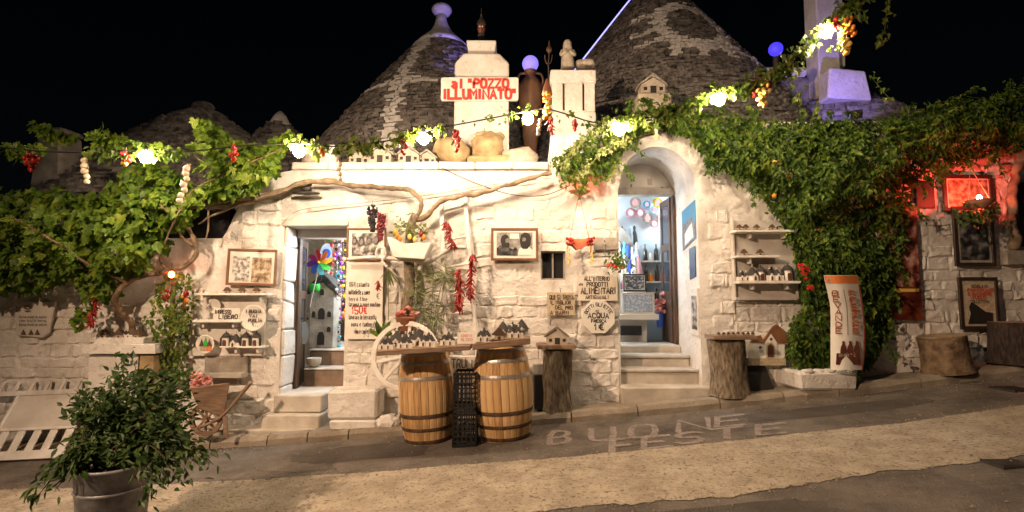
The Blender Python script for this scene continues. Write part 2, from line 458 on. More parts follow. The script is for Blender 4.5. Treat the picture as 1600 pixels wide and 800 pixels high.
NARROW = {'I':2, '1':2, '!':2, "'":1, '"':2, '.':1, ':':1, 'l':2, ' ':2, 'i':2, 'r':3, 't':3, ',':2, '-':3}
def ribbon(mb, pts, N, wd):
    n = len(pts); L_ = []
    for i in range(n):
        d0 = (pts[i]-pts[i-1]).normalized() if i else None
        d1 = (pts[i+1]-pts[i]).normalized() if i < n-1 else None
        d = ((d0 or V((0,0,0))) + (d1 or V((0,0,0))))
        d = d.normalized() if d.length > .2 else (d1 or d0)
        k = 1.0
        if d0 and d1: k = min(1.5, 1/max(.4, d.dot(d1)))
        s_ = N.cross(d).normalized() * wd/2 * k
        e = (d0*wd*.3 if not d1 else (-d1*wd*.3 if not d0 else V((0,0,0))))
        L_.append((pts[i]+s_+e, pts[i]-s_+e))
    b = []
    for a, c in L_: b += [a, c]
    mb.add(b, [(2*i+1, 2*i+3, 2*i+2, 2*i) for i in range(n-1)])
def letters(mb, s, O, U, W, h, wd, Vv=V((0,0,1)), jit=.06, lay=.0006):
    N = U.cross(Vv).normalized(); tot = sum(NARROW.get(c, 4)+1.6 for c in s) - 1.6
    x = 0; u = W/tot; k = 0
    for c in s:
        j = random.uniform(-jit, jit)*h; js = 1+random.uniform(-jit, jit)
        for st in FONT.get(c, '').split(';'):
            if not st.strip(): continue
            pts = [V(O) + U*((x+int(t[0]))*u) + Vv*(int(t[1])/6*h*js + j) + N*(lay*(1+k % 7)) for t in st.split()]
            k += 1
            if len(pts) > 2 and c in 'OQ0SCGUJBDPR':   # round the corners
                q = [pts[0]]
                for i in range(len(pts)-1):
                    q += [lerp(pts[i], pts[i+1], .3), lerp(pts[i], pts[i+1], .7)]
                q.append(pts[-1]); pts = q
            ribbon(mb, pts, N, wd)
        x += NARROW.get(c, 4)+1.6
UX = V((1,0,0)); UZ = V((0,0,1)); NF = V((0,-1,0))
def ptext(parent, s, x0, y0, x1, y1, Y, mat, wpx, name='lettering', jit=.06):   # a line of lettering in the photo rectangle
    a = A(x0, y1, Y); b = A(x1, y1, Y); t = A((x0+x1)/2, y0, Y)
    mb = MB(); letters(mb, s, a, UX, b.x-a.x, t.z-a.z, wpx*Y/F, jit=jit)
    return mb.build(name, mat, parent, kind='stuff')

# ================================================================== THE SETTING
def sheet(name, xs, yfun0, yfun1, ny, zoff, mat, zn=0, parent=None):
    mb = MB(); vs = []; fs = []; n = ny+1
    for x in xs:
        a, b = yfun0(x), yfun1(x)
        for j in range(n):
            y = lerp(a, b, j/ny)
            vs.append((x, y, gz(x) + zoff + zn*noise.noise(V((x*1.3, y*1.3, 0)))))
    for i in range(len(xs)-1):
        for j in range(ny): fs.append((i*n+j, (i+1)*n+j, (i+1)*n+j+1, i*n+j+1))
    mb.add(vs, fs); return mb
xs = [-60, -30, -16] + [-13 + i*.25 for i in range(105)] + [16, 30, 60]
o = sheet('road', xs, lambda x: -40, lambda x: 60, 60, 0, 'asphalt').build('road', 'asphalt', smooth=True); o['kind'] = 'structure'
def edge(x, base, amp, seed): return base + amp*noise.noise(V((x*.9, seed, 0))) + amp*.5*noise.noise(V((x*4, seed, 3))) + amp*.35*noise.noise(V((x*14, seed, 6))) + amp*.3*noise.noise(V((x*37, seed, 9)))
xs = [-12 + i*.025 for i in range(960)]
o = sheet('pale_strip', xs, lambda x: edge(x, 4.0 + max(0, x-1)*.07, .09, 1), lambda x: edge(x, 5.27 + .006*x*x, .05, 8), 14, .006, 'strip').build('concrete_strip', 'strip', smooth=True); o['kind'] = 'structure'
PV = .11
def kerbY(x): return 6.63 + .035*noise.noise(V((x*.8, 2, 0))) + .015*noise.noise(V((x*4, 2, 1)))
xs = [-9.5 + i*.12 for i in range(160)]
mb = MB(); n = 8; vs = []; fs = []
for x in xs:
    k = kerbY(x) + .14
    for j in range(n+1):
        y = lerp(k, 8.3, j/n)
        vs.append((x, y, gz(x) + PV + .012*noise.noise(V((x*2.5, y*2.5, 0)))))
for i in range(len(xs)-1):
    for j in range(n): fs.append((i*(n+1)+j, (i+1)*(n+1)+j, (i+1)*(n+1)+j+1, i*(n+1)+j+1))
mb.add(vs, fs); pave = mb.build('pavement', 'paving', smooth=True, origin=(0, 0, 0)); pave['kind'] = 'structure'
x = -9.4
while x < 9.3:                  # rough kerb stones, one by one
    L_ = random.uniform(.45, 1.05); mb = MB(); k = 5; vs = []
    prof = [(.0, -.05), (.0, PV*.6), (.035, PV+.004), (.15, PV+.012), (.17, PV-.03)]
    for i in range(k+1):
        xx = x + .008 + (L_-.016)*i/k
        for py, pz in prof:
            q = V((xx, kerbY(xx)+py, gz(xx)+pz))
            if pz > 0: q += V((0, noise.noise(q*5)*.018, noise.noise(q*4+V((5,5,5)))*.014))
            vs.append(q)
    n = len(prof)
    mb.add(vs, [(i*n+j, (i+1)*n+j, (i+1)*n+j+1, i*n+j+1) for i in range(k) for j in range(n-1)] + [list(range(n)), [k*n+j for j in range(n)][::-1]])
    mb.build('kerb_stone', 'paving', pave, smooth=False)
    x += L_
# repairs and cracks in the asphalt
for k, (cx, cy, rx, ry) in enumerate(((-1.6, 6.0, .8, .28), (3.6, 6.05, 1.1, .2), (1.4, 3.55, .9, .3), (-.6, 3.3, .5, .25))):
    mb = MB(); n = 40; P_ = []
    for i in range(n):
        a = 2*math.pi*i/n; q = 1 + .3*noise.noise(V((math.cos(a)*1.5, math.sin(a)*1.5, k*5))) + .12*noise.noise(V((math.cos(a)*6, math.sin(a)*6, k*5)))
        x = cx + rx*q*math.copysign(abs(math.cos(a))**.6, math.cos(a)); y = cy + ry*q*math.copysign(abs(math.sin(a))**.6, math.sin(a)); P_.append(V((x, y, gz(x)+.0035)))
    mb.add(P_ + [V((cx, cy, gz(cx)+.0035))], [(i, (i+1) % n, n) for i in range(n)])
    o = mb.build('asphalt_patch', 'patchtar'); o['kind'] = 'structure'
mb = MB()
for k in range(16):
    x, y = random.uniform(-5, 6), random.choice((random.uniform(5.5, 6.5), random.uniform(3.0, 3.9))); a = random.uniform(-.4, .4); pts = []
    for i in range(14):
        pts.append(V((x, y, gz(x)+.0047))); a += random.gauss(0, .5); x += .09*math.cos(a); y += .05*math.sin(a)
    ribbon(mb, pts, UZ, random.uniform(.004, .010))
o = mb.build('asphalt_cracks', 'soil'); o['kind'] = 'stuff'; o['label'] = 'fine dark cracks running through the asphalt'; o['category'] = 'cracks'
# loose grit and pebbles on the road and along the kerb
mb = MB()
for k in range(2600):
    x = random.uniform(-6.5, 7); r_ = random.random()
    y = (kerbY(x) - random.random()**2*.25) if r_ < .25 else (edge(x, 5.27+.006*x*x, .05, 8) + random.gauss(0, .06)) if r_ < .45 else (edge(x, 4.0+max(0, x-1)*.07, .09, 1) + random.gauss(0, .07)) if r_ < .65 else random.uniform(3.2, 6.6)
    s_ = random.uniform(.004, .013)*(1.6 if random.random() < .06 else 1); c = V((x, y, gz(x)+.006)); a = random.uniform(0, 6)
    u = V((math.cos(a), math.sin(a), 0))*s_; w_ = V((-math.sin(a), math.cos(a), 0))*s_*random.uniform(.5, 1)
    mb.add([c+u, c+w_, c-u, c-w_, c+u*.3+V((0,0,s_*.8)), c-u*.4+V((0,0,s_*.7))], [(0,1,4), (1,5,4), (1,2,5), (2,3,5), (3,4,5), (3,0,4)])
o = mb.build('road_grit', 'paving'); o['kind'] = 'stuff'; o['label'] = 'loose grit and small pebbles scattered on the road'; o['category'] = 'grit'
# hand-painted greeting on the asphalt, each letter set where it lies
mb = MB()
def ground_letter(c, x0, y0, x1, y1, wd):
    bl = G(x0, y1 + (x1-x0)*.04); br = G(x1, y1 - (x1-x0)*.06); tl = G(x0 + (x1-x0)*.02, y0 + (x1-x0)*.05)
    U = (br-bl); W = U.length; U.normalize(); Vv = (tl-bl); h = Vv.length; Vv.normalize()
    k = 0
    for st in FONT[c].split(';'):
        pts = []
        for t in st.split():
            p = bl + U*(int(t[0])/4*W) + Vv*(int(t[1])/6*h); p.z = gz(p.x) + .005 + .0007*k; pts.append(p)
        k += 1
        if c in 'BOSU':
            q = [pts[0]]
            for i in range(len(pts)-1): q += [lerp(pts[i], pts[i+1], .3), lerp(pts[i], pts[i+1], .7)]
            pts = q + [pts[-1]]
        ribbon(mb, pts, UZ, wd)
for a in (('B',859,674,889,694),('U',923,669,960,689),('O',985,664,1025,684),('N',1060,655,1108,674),('E',1120,650,1162,666)): ground_letter(*a, .07)
for a in (('F',956,686,992,707),('E',1006,682,1046,700),('S',1058,676,1096,693),('T',1112,669,1160,686),('E',1184,663,1226,679)): ground_letter(*a, .07)
o = mb.build('road_lettering', 'chalk', kind='stuff'); del o['kind']; tag(o, 'faded white greeting BUONE FESTE painted on the dark asphalt', 'road marking')
for (px, py, sx, sy, lab) in ((1584, 724, .17, .10, 'dark iron drain grate in the foreground asphalt at far right'), (1592, 607, .2, .16, 'dark drain grate in the road below the dark tub')):
    p = G(px, py); t = thing('drain_grate', lab, 'drain grate', p, 'iron drain grates')
    MB().box(p.x-sx, p.x+sx, p.y-sy, p.y+sy, p.z-.02, p.z+.004).build('frame', 'iron', t)
    for k in range(7):
        yy = p.y - sy + .03 + k*(2*sy-.06)/6
        MB().box(p.x-sx+.02, p.x+sx-.02, yy-.011, yy+.011, p.z+.0045, p.z+.009).build('grate_bar', 'iron', t)

# ================================================================== THE SHOP BUILDING
def WX(px, py=450, Y=YW): return A(px, py, Y).x
def WZ(py, px=800, Y=YW): return A(px, py, Y).z
shop = thing('trullo_shop', 'long whitewashed stone trullo shop with two doorways and a parapet', 'building', (0, YW, 0))
XL0, XL1 = WX(441), WX(540)
XR0, XR1 = WX(968), WX(1093)
XW0, XW1, ZW0, ZW1 = WX(845, 415), WX(884, 415), WZ(437, 865), WZ(392, 865)
LZ = WZ(353)                     # lintel of the left doorway
AZ0, AZ1 = WZ(300, 1030), WZ(229, 1030)
def topz(x):
    pts = [(-9, WZ(372)), (WX(345), WZ(372)), (WX(375), WZ(308)), (WX(435), WZ(270)), (WX(470), WZ(263)), (WX(858), WZ(257)), (WX(862), WZ(212)), (WX(1000), WZ(200)), (WX(1060), WZ(190)), (9.5, WZ(190))]
    for (a, b), (c, d) in zip(pts, pts[1:]):
        if a <= x <= c: return lerp(b, d, (x-a)/(c-a))
    return pts[-1][1]
def arch(x):
    t = (x-(XR0+XR1)/2)/((XR1-XR0)/2); t = max(-1, min(1, t))
    return AZ0 + (AZ1-AZ0)*math.sqrt(max(0, 1-t*t))
def odist(x, z):
    d = 9
    for x0, x1, z0, z1 in ((XL0, XL1, -1, LZ), (XR0, XR1, -1, AZ1), (XW0, XW1, ZW0, ZW1)):
        dx = max(x0-x, 0, x-x1); dz = max(z0-z, 0, z-z1); d = min(d, math.hypot(dx, dz))
    return d
def wdisp(x, z):
    p = V((x, 0, z))
    a = .035*noise.noise(p*1.1) + .018*noise.noise(p*3.2+V((4,0,0))) + .012*noise.noise(p*8) + .010*noise.noise(p*17+V((2,0,0)))
    # faint courses of stone under the wash
    a += .007*math.sin(z*2*math.pi/.21 + 1.2*noise.noise(V((x*1.2, 0, z*.8))))
    return a*min(1, odist(x, z)/.12)
def wallgrid(mb, x0, x1, lo, hi, step=.05):
    nx = max(1, round((x1-x0)/step)); zz = max(1, round((hi((x0+x1)/2) - lo((x0+x1)/2))/step))
    vs = []
    for i in range(nx+1):
        x = lerp(x0, x1, i/nx); a, b = lo(x), hi(x)
        for j in range(zz+1):
            z = lerp(a, b, j/zz); vs.append((x, YW + wdisp(x, z), z))
    mb.add(vs, [(i*(zz+1)+j, (i+1)*(zz+1)+j, (i+1)*(zz+1)+j+1, i*(zz+1)+j+1) for i in range(nx) for j in range(zz)])
mb = MB(); base = lambda x: gz(x)-.15
wallgrid(mb, -9, XL0, base, topz); wallgrid(mb, XL0, XL1, lambda x: LZ, topz)
wallgrid(mb, XL1, XW0, base, topz); wallgrid(mb, XW0, XW1, base, lambda x: ZW0); wallgrid(mb, XW0, XW1, lambda x: ZW1, topz)
XP = WX(860)
wallgrid(mb, XW1, XR0, base, topz); wallgrid(mb, XR0, XR1, arch, topz); wallgrid(mb, XR1, 9.5, base, topz)
# reveals: left doorway
YB = 7.52
mb.add([(XL0, YW, -.4), (XL0, YB, -.4), (XL0, YB, LZ), (XL0, YW, LZ)], [(0,1,2,3)])
mb.add([(XL1, YW, -.4), (XL1, YB, -.4), (XL1, YB, LZ), (XL1, YW, LZ)], [(3,2,1,0)])
mb.add([(XL0, YW, LZ), (XL0, YB, LZ), (XL1, YB, LZ), (XL1, YW, LZ)], [(0,1,2,3)])
# vaulted recess of the right doorway
YR = 8.08; n = 24
ar = [(XR0, -.1)] + [(lerp(XR0, XR1, .5-.5*math.cos(math.pi*i/n)),) for i in range(n+1)] + [(XR1, -.1)]
ar = [(p[0], p[1]) if len(p) == 2 else (p[0], arch(p[0])) for p in ar]
vs = []
for q in ar: vs += [(q[0], YW, q[1]), (q[0], lerp(YW, YR, .5), q[1] + .004*noise.noise(V((q[0]*9, q[1]*9, 0)))), (q[0], YR, q[1])]
mb.add(vs, [(i*3+j, i*3+j+1, i*3+j+4, i*3+j+3) for i in range(len(ar)-1) for j in (0, 1)])
wall = mb.build('wall', 'limewash', shop, smooth=True)
# window reveal
mb = MB()
for a, b, c, d in ((XW0-.0, XW0-.0, ZW0, ZW1), (XW1, XW1, ZW0, ZW1)):
    mb.add([(a, YW, c), (a, YW+.18, c), (a, YW+.18, d), (a, YW, d)], [(0,1,2,3)])
mb.add([(XW0, YW, ZW0), (XW1, YW, ZW0), (XW1, YW+.18, ZW0), (XW0, YW+.18, ZW0)], [(0,1,2,3)])
mb.add([(XW0, YW, ZW1), (XW1, YW, ZW1), (XW1, YW+.18, ZW1), (XW0, YW+.18, ZW1)], [(3,2,1,0)])
mb.build('window_reveal', 'limewash', shop)
win = MB().box(XW0-.02, XW1+.02, YW+.12, YW+.15, ZW0-.02, ZW1+.02).build('window', 'darkvoid', shop)
mb = MB(); wt = .022
for a in (XW0+.002, XW1-wt-.002, (XW0+XW1)/2-wt/2): mb.box(a, a+wt, YW+.085, YW+.115, ZW0, ZW1)
mb.box(XW0+wt, XW1-wt, YW+.088, YW+.112, ZW1-wt, ZW1); mb.box(XW0+wt, XW1-wt, YW+.088, YW+.112, ZW0, ZW0+wt)
mb.build('window_frame', 'graystone', win)

# the stones one can pick out under the limewash, each on its own
SM = []
for k in range(14):
    mb = MB(); nx, nz = 7, 5; vs = []
    for i in range(nx):
        for j in range(nz):
            u = i/(nx-1)*2-1; v = j/(nz-1)*2-1
            # squeeze grid so the edge band is narrow
            uu = math.copysign(abs(u)**.55, u) if u else 0; vv = math.copysign(abs(v)**.55, v) if v else 0
            e = max(abs(u), abs(v)); dep = 0 if e > .99 else 1
            q = V((uu, vv, k*3.3))
            dd = dep*(.72 + .55*noise.noise(q*1.4) + .55*noise.noise(q*3.5))
            vs.append((uu*.5 + .07*noise.noise(q*2.2+V((7,0,0))), -dd if dep else .25, vv*.5 + .15*noise.noise(q*2.2+V((0,9,0)))))
    mb.add(vs, [(i*nz+j, (i+1)*nz+j, (i+1)*nz+j+1, i*nz+j+1) for i in range(nx-1) for j in range(nz-1)])
    SM.append(mb)
STN = []
def courses(px0, px1, py0, py1, hmin=.12, hmax=.215, lmin=.17, lmax=.46, dep=.03):
    x0, x1 = WX(px0, (py0+py1)/2), WX(px1, (py0+py1)/2); z1, z0 = WZ(py0, (px0+px1)/2), WZ(py1, (px0+px1)/2)
    z = z0; row = 0
    while z < z1 - .08:
        h = min(random.uniform(hmin, hmax), z1-z); x = x0 - random.uniform(0, .15)
        while x < x1 - .06:
            L_ = random.uniform(lmin, lmax)
            a, b = max(x, x0), min(x+L_, x1); x += L_
            if b-a < .1: continue
            cx, cz = (a+b)/2, z+h/2
            if odist(cx, cz) < .05 or any(odist(t, zz) < .015 for t in (a, b) for zz in (z, z+h)): continue
            if z+h < gz(cx)+PV-.02 or cz > topz(cx)-.2: continue
            d_ = dep*random.uniform(.45, 1.25)
            STN.append(((b-a)*h, random.randrange(14), (cx, YW + wdisp(cx, cz) + .002, cz), R(random.uniform(-2.5, 2.5)), ((b-a)*1.05, d_, h*1.08)))
        z += h; row += 1
courses(742, 966, 318, 628)
courses(1094, 1148, 330, 610, lmax=.4)
courses(1148, 1245, 470, 600)
courses(605, 742, 420, 640, lmax=.45)
courses(541, 605, 535, 610)
courses(300, 438, 560, 665)
courses(0, 145, 440, 690, hmin=.12, hmax=.2, lmax=.42, dep=.045)
courses(145, 300, 470, 660)
courses(1385, 1600, 250, 560, dep=.035)
courses(375, 440, 300, 560, dep=.03)

STN.sort(key=lambda a: -a[0])
SMM = [m.mesh('stone', 'limewash') for m in SM]
rest = MB()
for k, (ar_, v_, p_, r_, s_) in enumerate(STN):
    if k < 300: inst('stone', SMM[v_], wall, p_, (0, r_, 0), s_)
    else:
        M = Matrix.Translation(V(p_)) @ Matrix.Rotation(r_, 4, 'Y') @ Matrix.Diagonal((*s_, 1)); rest.add([M @ q for q in SM[v_].v], SM[v_].f)
if rest.v: rest.build('small_stones', 'limewash', wall, kind='stuff')
print('stones', len(STN))
# large dressed blocks of the left doorway's jamb
mb = MB()
z = .02
while z < LZ-.1:
    h = random.uniform(.24, .46); zz = min(z+h, LZ-.01)
    MB().box(XL0-.0, XL0+.045, YW-.012, YW+.33+random.uniform(-.02,.05), z+.006, zz-.006).build('jamb_stone', 'limewash', wall, bev=.02, rough=.05, rs=5)
    z = zz
MB().box(XL0-.03, XL1+.02, YW-.03, YB-.1, LZ-.005, LZ+.10).build('lintel', 'plaster', shop, bev=.012, rough=.01)
MB().box(XL0+.05, XL1+.02, YB-.1, YB+.06, LZ-.13, LZ-.008).build('door_head', 'plaster', shop, bev=.006)
# parapet coping in slabs
xa = WX(452); xb = WX(858); n = 7
for i in range(n):
    a, b = lerp(xa, xb, i/n), lerp(xa, xb, (i+1)/n)
    MB().box(a+.004, b-.004, YW-.07, YW+.38, WZ(266)+.0, WZ(255)).build('coping_slab', 'limewash', shop, bev=.012, rough=.012, rs=6)
MB().box(WX(440), .95, YW+.1, 12.5, WZ(275)-.15, WZ(263)-.02).build('roof_terrace', 'plaster', shop)
MB().box(.96, 9.4, 9.7, 12.5, WZ(275)-.15, WZ(263)-.02).build('roof_terrace', 'plaster', shop)
MB().box(.96, 9.4, YW+.12, 9.69, WZ(215)-.05, WZ(205)-.02).build('roof_terrace', 'plaster', shop)
# steps of the left doorway
def step(x0, x1, y0, y1, z0, z1, mat='stepstone'):
    return MB().box(x0, x1, y0, y1, z0, z1).build('step', mat, shop, bev=.016, rough=.012, rs=5)
z0 = gz(-2.8)+PV-.1
step(XL0-.02, WX(512), 6.99, 7.62, .10, .325)
step(XL0-.12, WX(514), 6.88, 7.3, z0-.1, .095)
step(WX(330), WX(512), 6.80, 7.2, z0-.1, z0+.12)
step(XL0+.08, XL1+.1, 7.74, 8.1, .3, .55, 'riserbrown'); step(XL0+.02, XL1+.3, 8.08, 9.9, .3, .79, 'riserbrown')
MB().box(XL0+.08, XL1+.1, 7.725, 8.09, .551, .575).build('tread', 'stepstone', shop, bev=.006)
MB().box(XL0+.02, XL1+.3, 8.06, 9.9, .791, .815).build('tread', 'stepstone', shop, bev=.006)
MB().box(XL0-.1, XL1+.3, 7.6, 7.75, .28, .321).build('sill', 'stepstone', shop)
# steps of the right doorway
step(XR0-.02, XR1+.12, 6.93, 7.3, gz(2)+PV-.1, .44); step(XR0+.004, XR1-.004, 7.22, 7.58, .2, .595); step(XR0+.006, XR1-.006, 7.55, 7.95, .2, .745); step(XR0+.005, XR1-.005, 7.93, 8.5, .2, .89)
MB().box(XR0+.003, XR1-.003, 7.2, 7.585, .596, .63).build('tread', 'stepstone', shop, bev=.008)
MB().box(XR0+.003, XR1-.003, 7.53, 7.96, .746, .78).build('tread', 'stepstone', shop, bev=.008)
# back of the recess: tympanum, lintel
ZL = WZ(306, 1010, YR); ZL2 = WZ(297, 1010, YR)
mb = MB(); n = 16; vs = []
for i in range(n+1):
    x = lerp(XR0, XR1, i/n); vs += [(x, YR-.03, ZL2), (x, YR-.03, max(ZL2, arch(x)) + .03)]
mb.add(vs, [(2*i, 2*i+2, 2*i+3, 2*i+1) for i in range(n)])
mb.build('tympanum', 'plaster', shop)
MB().box(XR0, XR1+.01, YR-.09, YR+.1, ZL, ZL2+.02).build('lintel', 'graystone', shop, bev=.012, rough=.008)
ptext(shop, 'CQUI', 1032, 293, 1056, 300, YR-.034, 'ink', 1.3, 'lettering')
pbx = MB(); pbox(pbx, 1012, 279, 1019, 289, YR-.04, .012); pbx.build('plaque', 'graystone', shop)
# rooms behind the doorways
def room(x0, x1, y0, y1, z0, z1, wallmat):
    mb = MB()
    mb.box(x0-.1, x0, y0, y1, z0, z1); mb.box(x1, x1+.1, y0, y1, z0, z1); mb.box(x0-.1, x1+.1, y1, y1+.1, z0, z1)
    mb.build('interior_wall', wallmat, shop)
    MB().box(x0-.1, x1+.1, y0, y1+.1, z1, z1+.1).build('interior_ceiling', wallmat, shop)
    MB().box(x0-.1, x1+.1, y0, y1+.1, z0-.1, z0).build('interior_floor', 'roomfloor', shop)
room(-3.9, -1.75, 7.53, 9.9, .28, 3.0, 'clay')
room(1.0, 3.4, YR+.03, 9.3, .85, 3.42, 'roomwall')
MB().box(XL0-.9, XL0+.03, YB, YB+.04, 0, 3).build('interior_wall', 'clay', shop)
MB().box(XL1, XL1+.9, YB, YB+.04, 0, 3).build('interior_wall', 'clay', shop)
MB().box(XL0-.9, XL1+.9, YB+.045, YB+.08, LZ-.05, 3.1).build('interior_wall', 'clay', shop)
MB().box(XR1, XR1+1.0, YR, YR+.04, 0, 3.3).build('interior_wall', 'plaster', shop)
MB().box(XR0-.9, XR0, YR, YR+.04, 0, 3.3).build('interior_wall', 'plaster', shop)
MB().box(XR0-.9, XR1+.9, YR+.045, YR+.085, ZL+.02, 3.4).build('interior_wall', 'plaster', shop)
# open door leaves with panes
def leaf(hx, hy, ang, wd, z0, z1, npan, name='door'):
    M = Matrix.Translation(V((hx, hy, 0))) @ Matrix.Rotation(R(ang), 4, 'Z')
    mb = MB(); t = .045; s_ = .085
    mb.box(0, s_, 0, t, z0, z1, M); mb.box(wd-s_, wd, 0, t, z0, z1, M)
    zs = [z0 + (z1-z0)*k for k in npan]
    for k, zz in enumerate(zs): mb.box(s_, wd-s_, .003, t-.003, zz-(.06 if 0 < k < len(zs)-1 else 0) if k else z0, zz+.06 if k < len(zs)-1 else zz, M) if k in range(len(zs)) and not (k == len(zs)-1) else mb.box(s_, wd-s_, .003, t-.003, z1-.1, z1, M)
    d = mb.build(name, 'doorwood', shop, bev=.005)
    for a, b in zip(zs, zs[1:]):
        MB().box(s_, wd-s_, .015, .03, a+.06, b-.06, M).build('pane', 'doorpane' if a > zs[0] else 'doorwood', d)
    kb = MB().ball(M @ V((wd-.04, -.03, lerp(z0, z1, .45))), .022); kb.build('handle', 'iron', d, smooth=True)
    return d
def panem(n):
    m, t, b = newmat(n); b.inputs['Base Color'].default_value = (.05,.06,.075,1); b.inputs['Roughness'].default_value = .08; b.inputs['Specular IOR Level'].default_value = .8
    return m
SPEC['doorpane'] = panem
leaf(XL0+.075, YB+.02, 103, .58, .33, LZ-.13, (0, .3, .62, 1))
leaf(XR1-.03, YR+.05, 89, .56, .90, ZL-.01, (0, .32, .66, 1))
MB().box(XR1-.05, XR1-.004, YR-.05, YR+.05, .89, ZL-.002).build('door_frame', 'doorwood', shop, bev=.004)
MB().box(XL0+.046, XL0+.085, YB-.07, YB+.02, .33, LZ-.13).build('door_frame', 'doorwood', shop, bev=.004)

# ================================================================== ROOFS, CHIMNEYS
def slab_cone(name, label, ax, Y, apex_py, slope, zbase, course=.052, slab=.2, rtop=.25, paint=None, bulge=0, mat='roofstone', a0=-200, a1=20, captop=None):
    top = A(ax, apex_py, Y); c = V((top.x, Y, 0)); zt = top.z
    t = thing(name, label, 'stone roof', (c.x, c.y, zbase), 'conical stone roofs of the trulli')
    def rad(z):
        h = zt - z; return max(.02, slope*h + rtop*(1-math.exp(-h/.5)) + bulge*math.sin(min(math.pi, h/(zt-zbase)*math.pi)))
    prof = [(max(.01, rad(lerp(zbase, zt, i/12))-.06), lerp(zbase, zt, i/12)) for i in range(13)]
    MB().lathe(c, prof, 40).build('roof_core', 'roofstone', t, smooth=True)
    mb = MB(); z = zbase; ztop = zt - (captop or .25)
    while z < ztop:
        h = course*random.uniform(.75, 1.25); r = rad(z + h/2)
        a = R(a0) + random.uniform(0, .2)
        while a < R(a1):
            L_ = slab*random.uniform(.5, 1.35); da = L_/max(r, .15)
            rr = r + random.uniform(-.045, .04); r1 = rad(z+h) - .12
            zz = z + random.uniform(-.008, .008); g = .006/max(r, .15)
            p = []
            for (ra, za) in ((rr, zz), (rr-.012+random.uniform(-.008,.008), zz+h*.86)):
                for (rq, aa) in ((ra, a+g), (ra, a+da-g)): p.append(c + V((rq*math.cos(aa), rq*math.sin(aa), za)))
            q0 = c + V(((rr-.16)*math.cos(a+g), (rr-.16)*math.sin(a+g), zz+h*.86)); q1 = c + V(((rr-.16)*math.cos(a+da-g), (rr-.16)*math.sin(a+da-g), zz+h*.86))
            q2 = c + V(((rr-.16)*math.cos(a+g), (rr-.16)*math.sin(a+g), zz)); q3 = c + V(((rr-.16)*math.cos(a+da-g), (rr-.16)*math.sin(a+da-g), zz))
            mb.mi = 1 if (paint and paint(math.degrees(a+da/2)+90, (z-zbase)/(zt-zbase), r)) else 0
            mb.add(p + [q0, q1, q2, q3], [(0,1,3,2), (2,3,5,4), (0,6,7,1), (0,2,4,6), (1,7,5,3)])
            a += da
        z += h
    s_ = mb.build('slab_courses', [mat, 'roofpaint'], t, kind='stuff')
    return t, c, zt, rad
# main cone with painted stripe and ring
def paintA(a, h, r):
    j = random.uniform(-1, 1)
    return abs(a + 4 + 26*h) < (.155 + .04*j)/max(r, .3)*57 or (abs(h - .535) < .018 + .008*j and -85 < a < 4)
t, c, zt, rad = slab_cone('conical_roof', 'large grey stone slab cone with white painted cross and round finial', 690, 11.6, 38, .775, WZ(262), paint=paintA, rtop=.2, slab=.16, captop=.55)
zc = zt-.62
MB().lathe(c, [(rad(zc)+.035, zc), (rad(zc+.2)+.03, zc+.2), (rad(zc+.4)+.025, zc+.4), (.17, zt-.05), (.13, zt+.08), (.115, zt+.22)], 28).build('cap', 'roofpaint', t, smooth=True, rough=.02, rs=5)
MB().lathe(c, [(.10, zt+.2), (.19, zt+.25), (.235, zt+.32), (.22, zt+.39), (.14, zt+.45), (.02, zt+.47)], 20).build('finial', 'roofpaint', t, smooth=True)
def paintB(a, h, r):
    j = random.uniform(-1, 1)
    x = a*r/57.3                              # metres round the cone
    ring = abs(h-.45) < .018+.004*j and -9 < a < 78
    arc = abs(math.hypot((x-.28)/.66, (h-.585)/.13) - 1) < .22+.04*j
    ticks = any(abs(a-k) < 2.4 for k in (-8, 6, 20, 37)) and .385 < h < .45
    rays = -1.0 < x < -.4 and any(abs(h - k - (x+.5)*.06) < .012+.004*j for k in (.66, .56, .49))
    return ring or arc or ticks or rays
t, c, zt, rad = slab_cone('conical_roof', 'tallest dark stone slab cone with painted white sun and lit edge', 1024, 11.2, -42, .745, WZ(200), paint=paintB, rtop=.06, course=.05, slab=.125)
la = R(-90-79); led = [c + V(((rad(z)+.06)*math.cos(la), (rad(z)+.06)*math.sin(la), z)) for z in [lerp(zt-2.9, zt-.3, k/10) for k in range(11)]]
mb = MB().tube(led, .017, 6); mb.build('light_strip', 'ledstrip', t)
t, c, zt, rad = slab_cone('conical_roof', 'low grey stone cone behind the left vines', 318, 10.3, 160, 1.0, 3.15, rtop=.38, course=.055)
MB().ball(c+V((0,0,zt-.1)), .22, 14, 8, 1, 1, .5).build('cap', 'roofstone', t, smooth=True)
t, c, zt, rad = slab_cone('conical_roof', 'small pointed stone cone with pale bluish tip beside the low cone', 438, 11.0, 176, .78, WZ(262), rtop=.1)
MB().lathe(c, [(.24, zt-.3), (.13, zt-.08), (.03, zt+.03)], 16).build('cap', 'roofpaint', t, smooth=True)
t, c, zt, rad = slab_cone('conical_roof', 'broad low stone roof under the white chimney post', 1275, 11.0, 128, 1.05, WZ(195), rtop=.5, bulge=.1, course=.08, slab=.34)
mb = MB(); pbox(mb, 1168, 102, 1262, 117, 9.9, .5); mb.build('roof_ridge', 'roofpaint', t, bev=.05, rough=.05, rs=3); mb = MB(); pbox(mb, 1165, 118, 1266, 200, 9.93, .5); mb.build('roof_wall', 'roofstone', t, bev=.03, rough=.05, rs=3)

def white_pillar(): pass
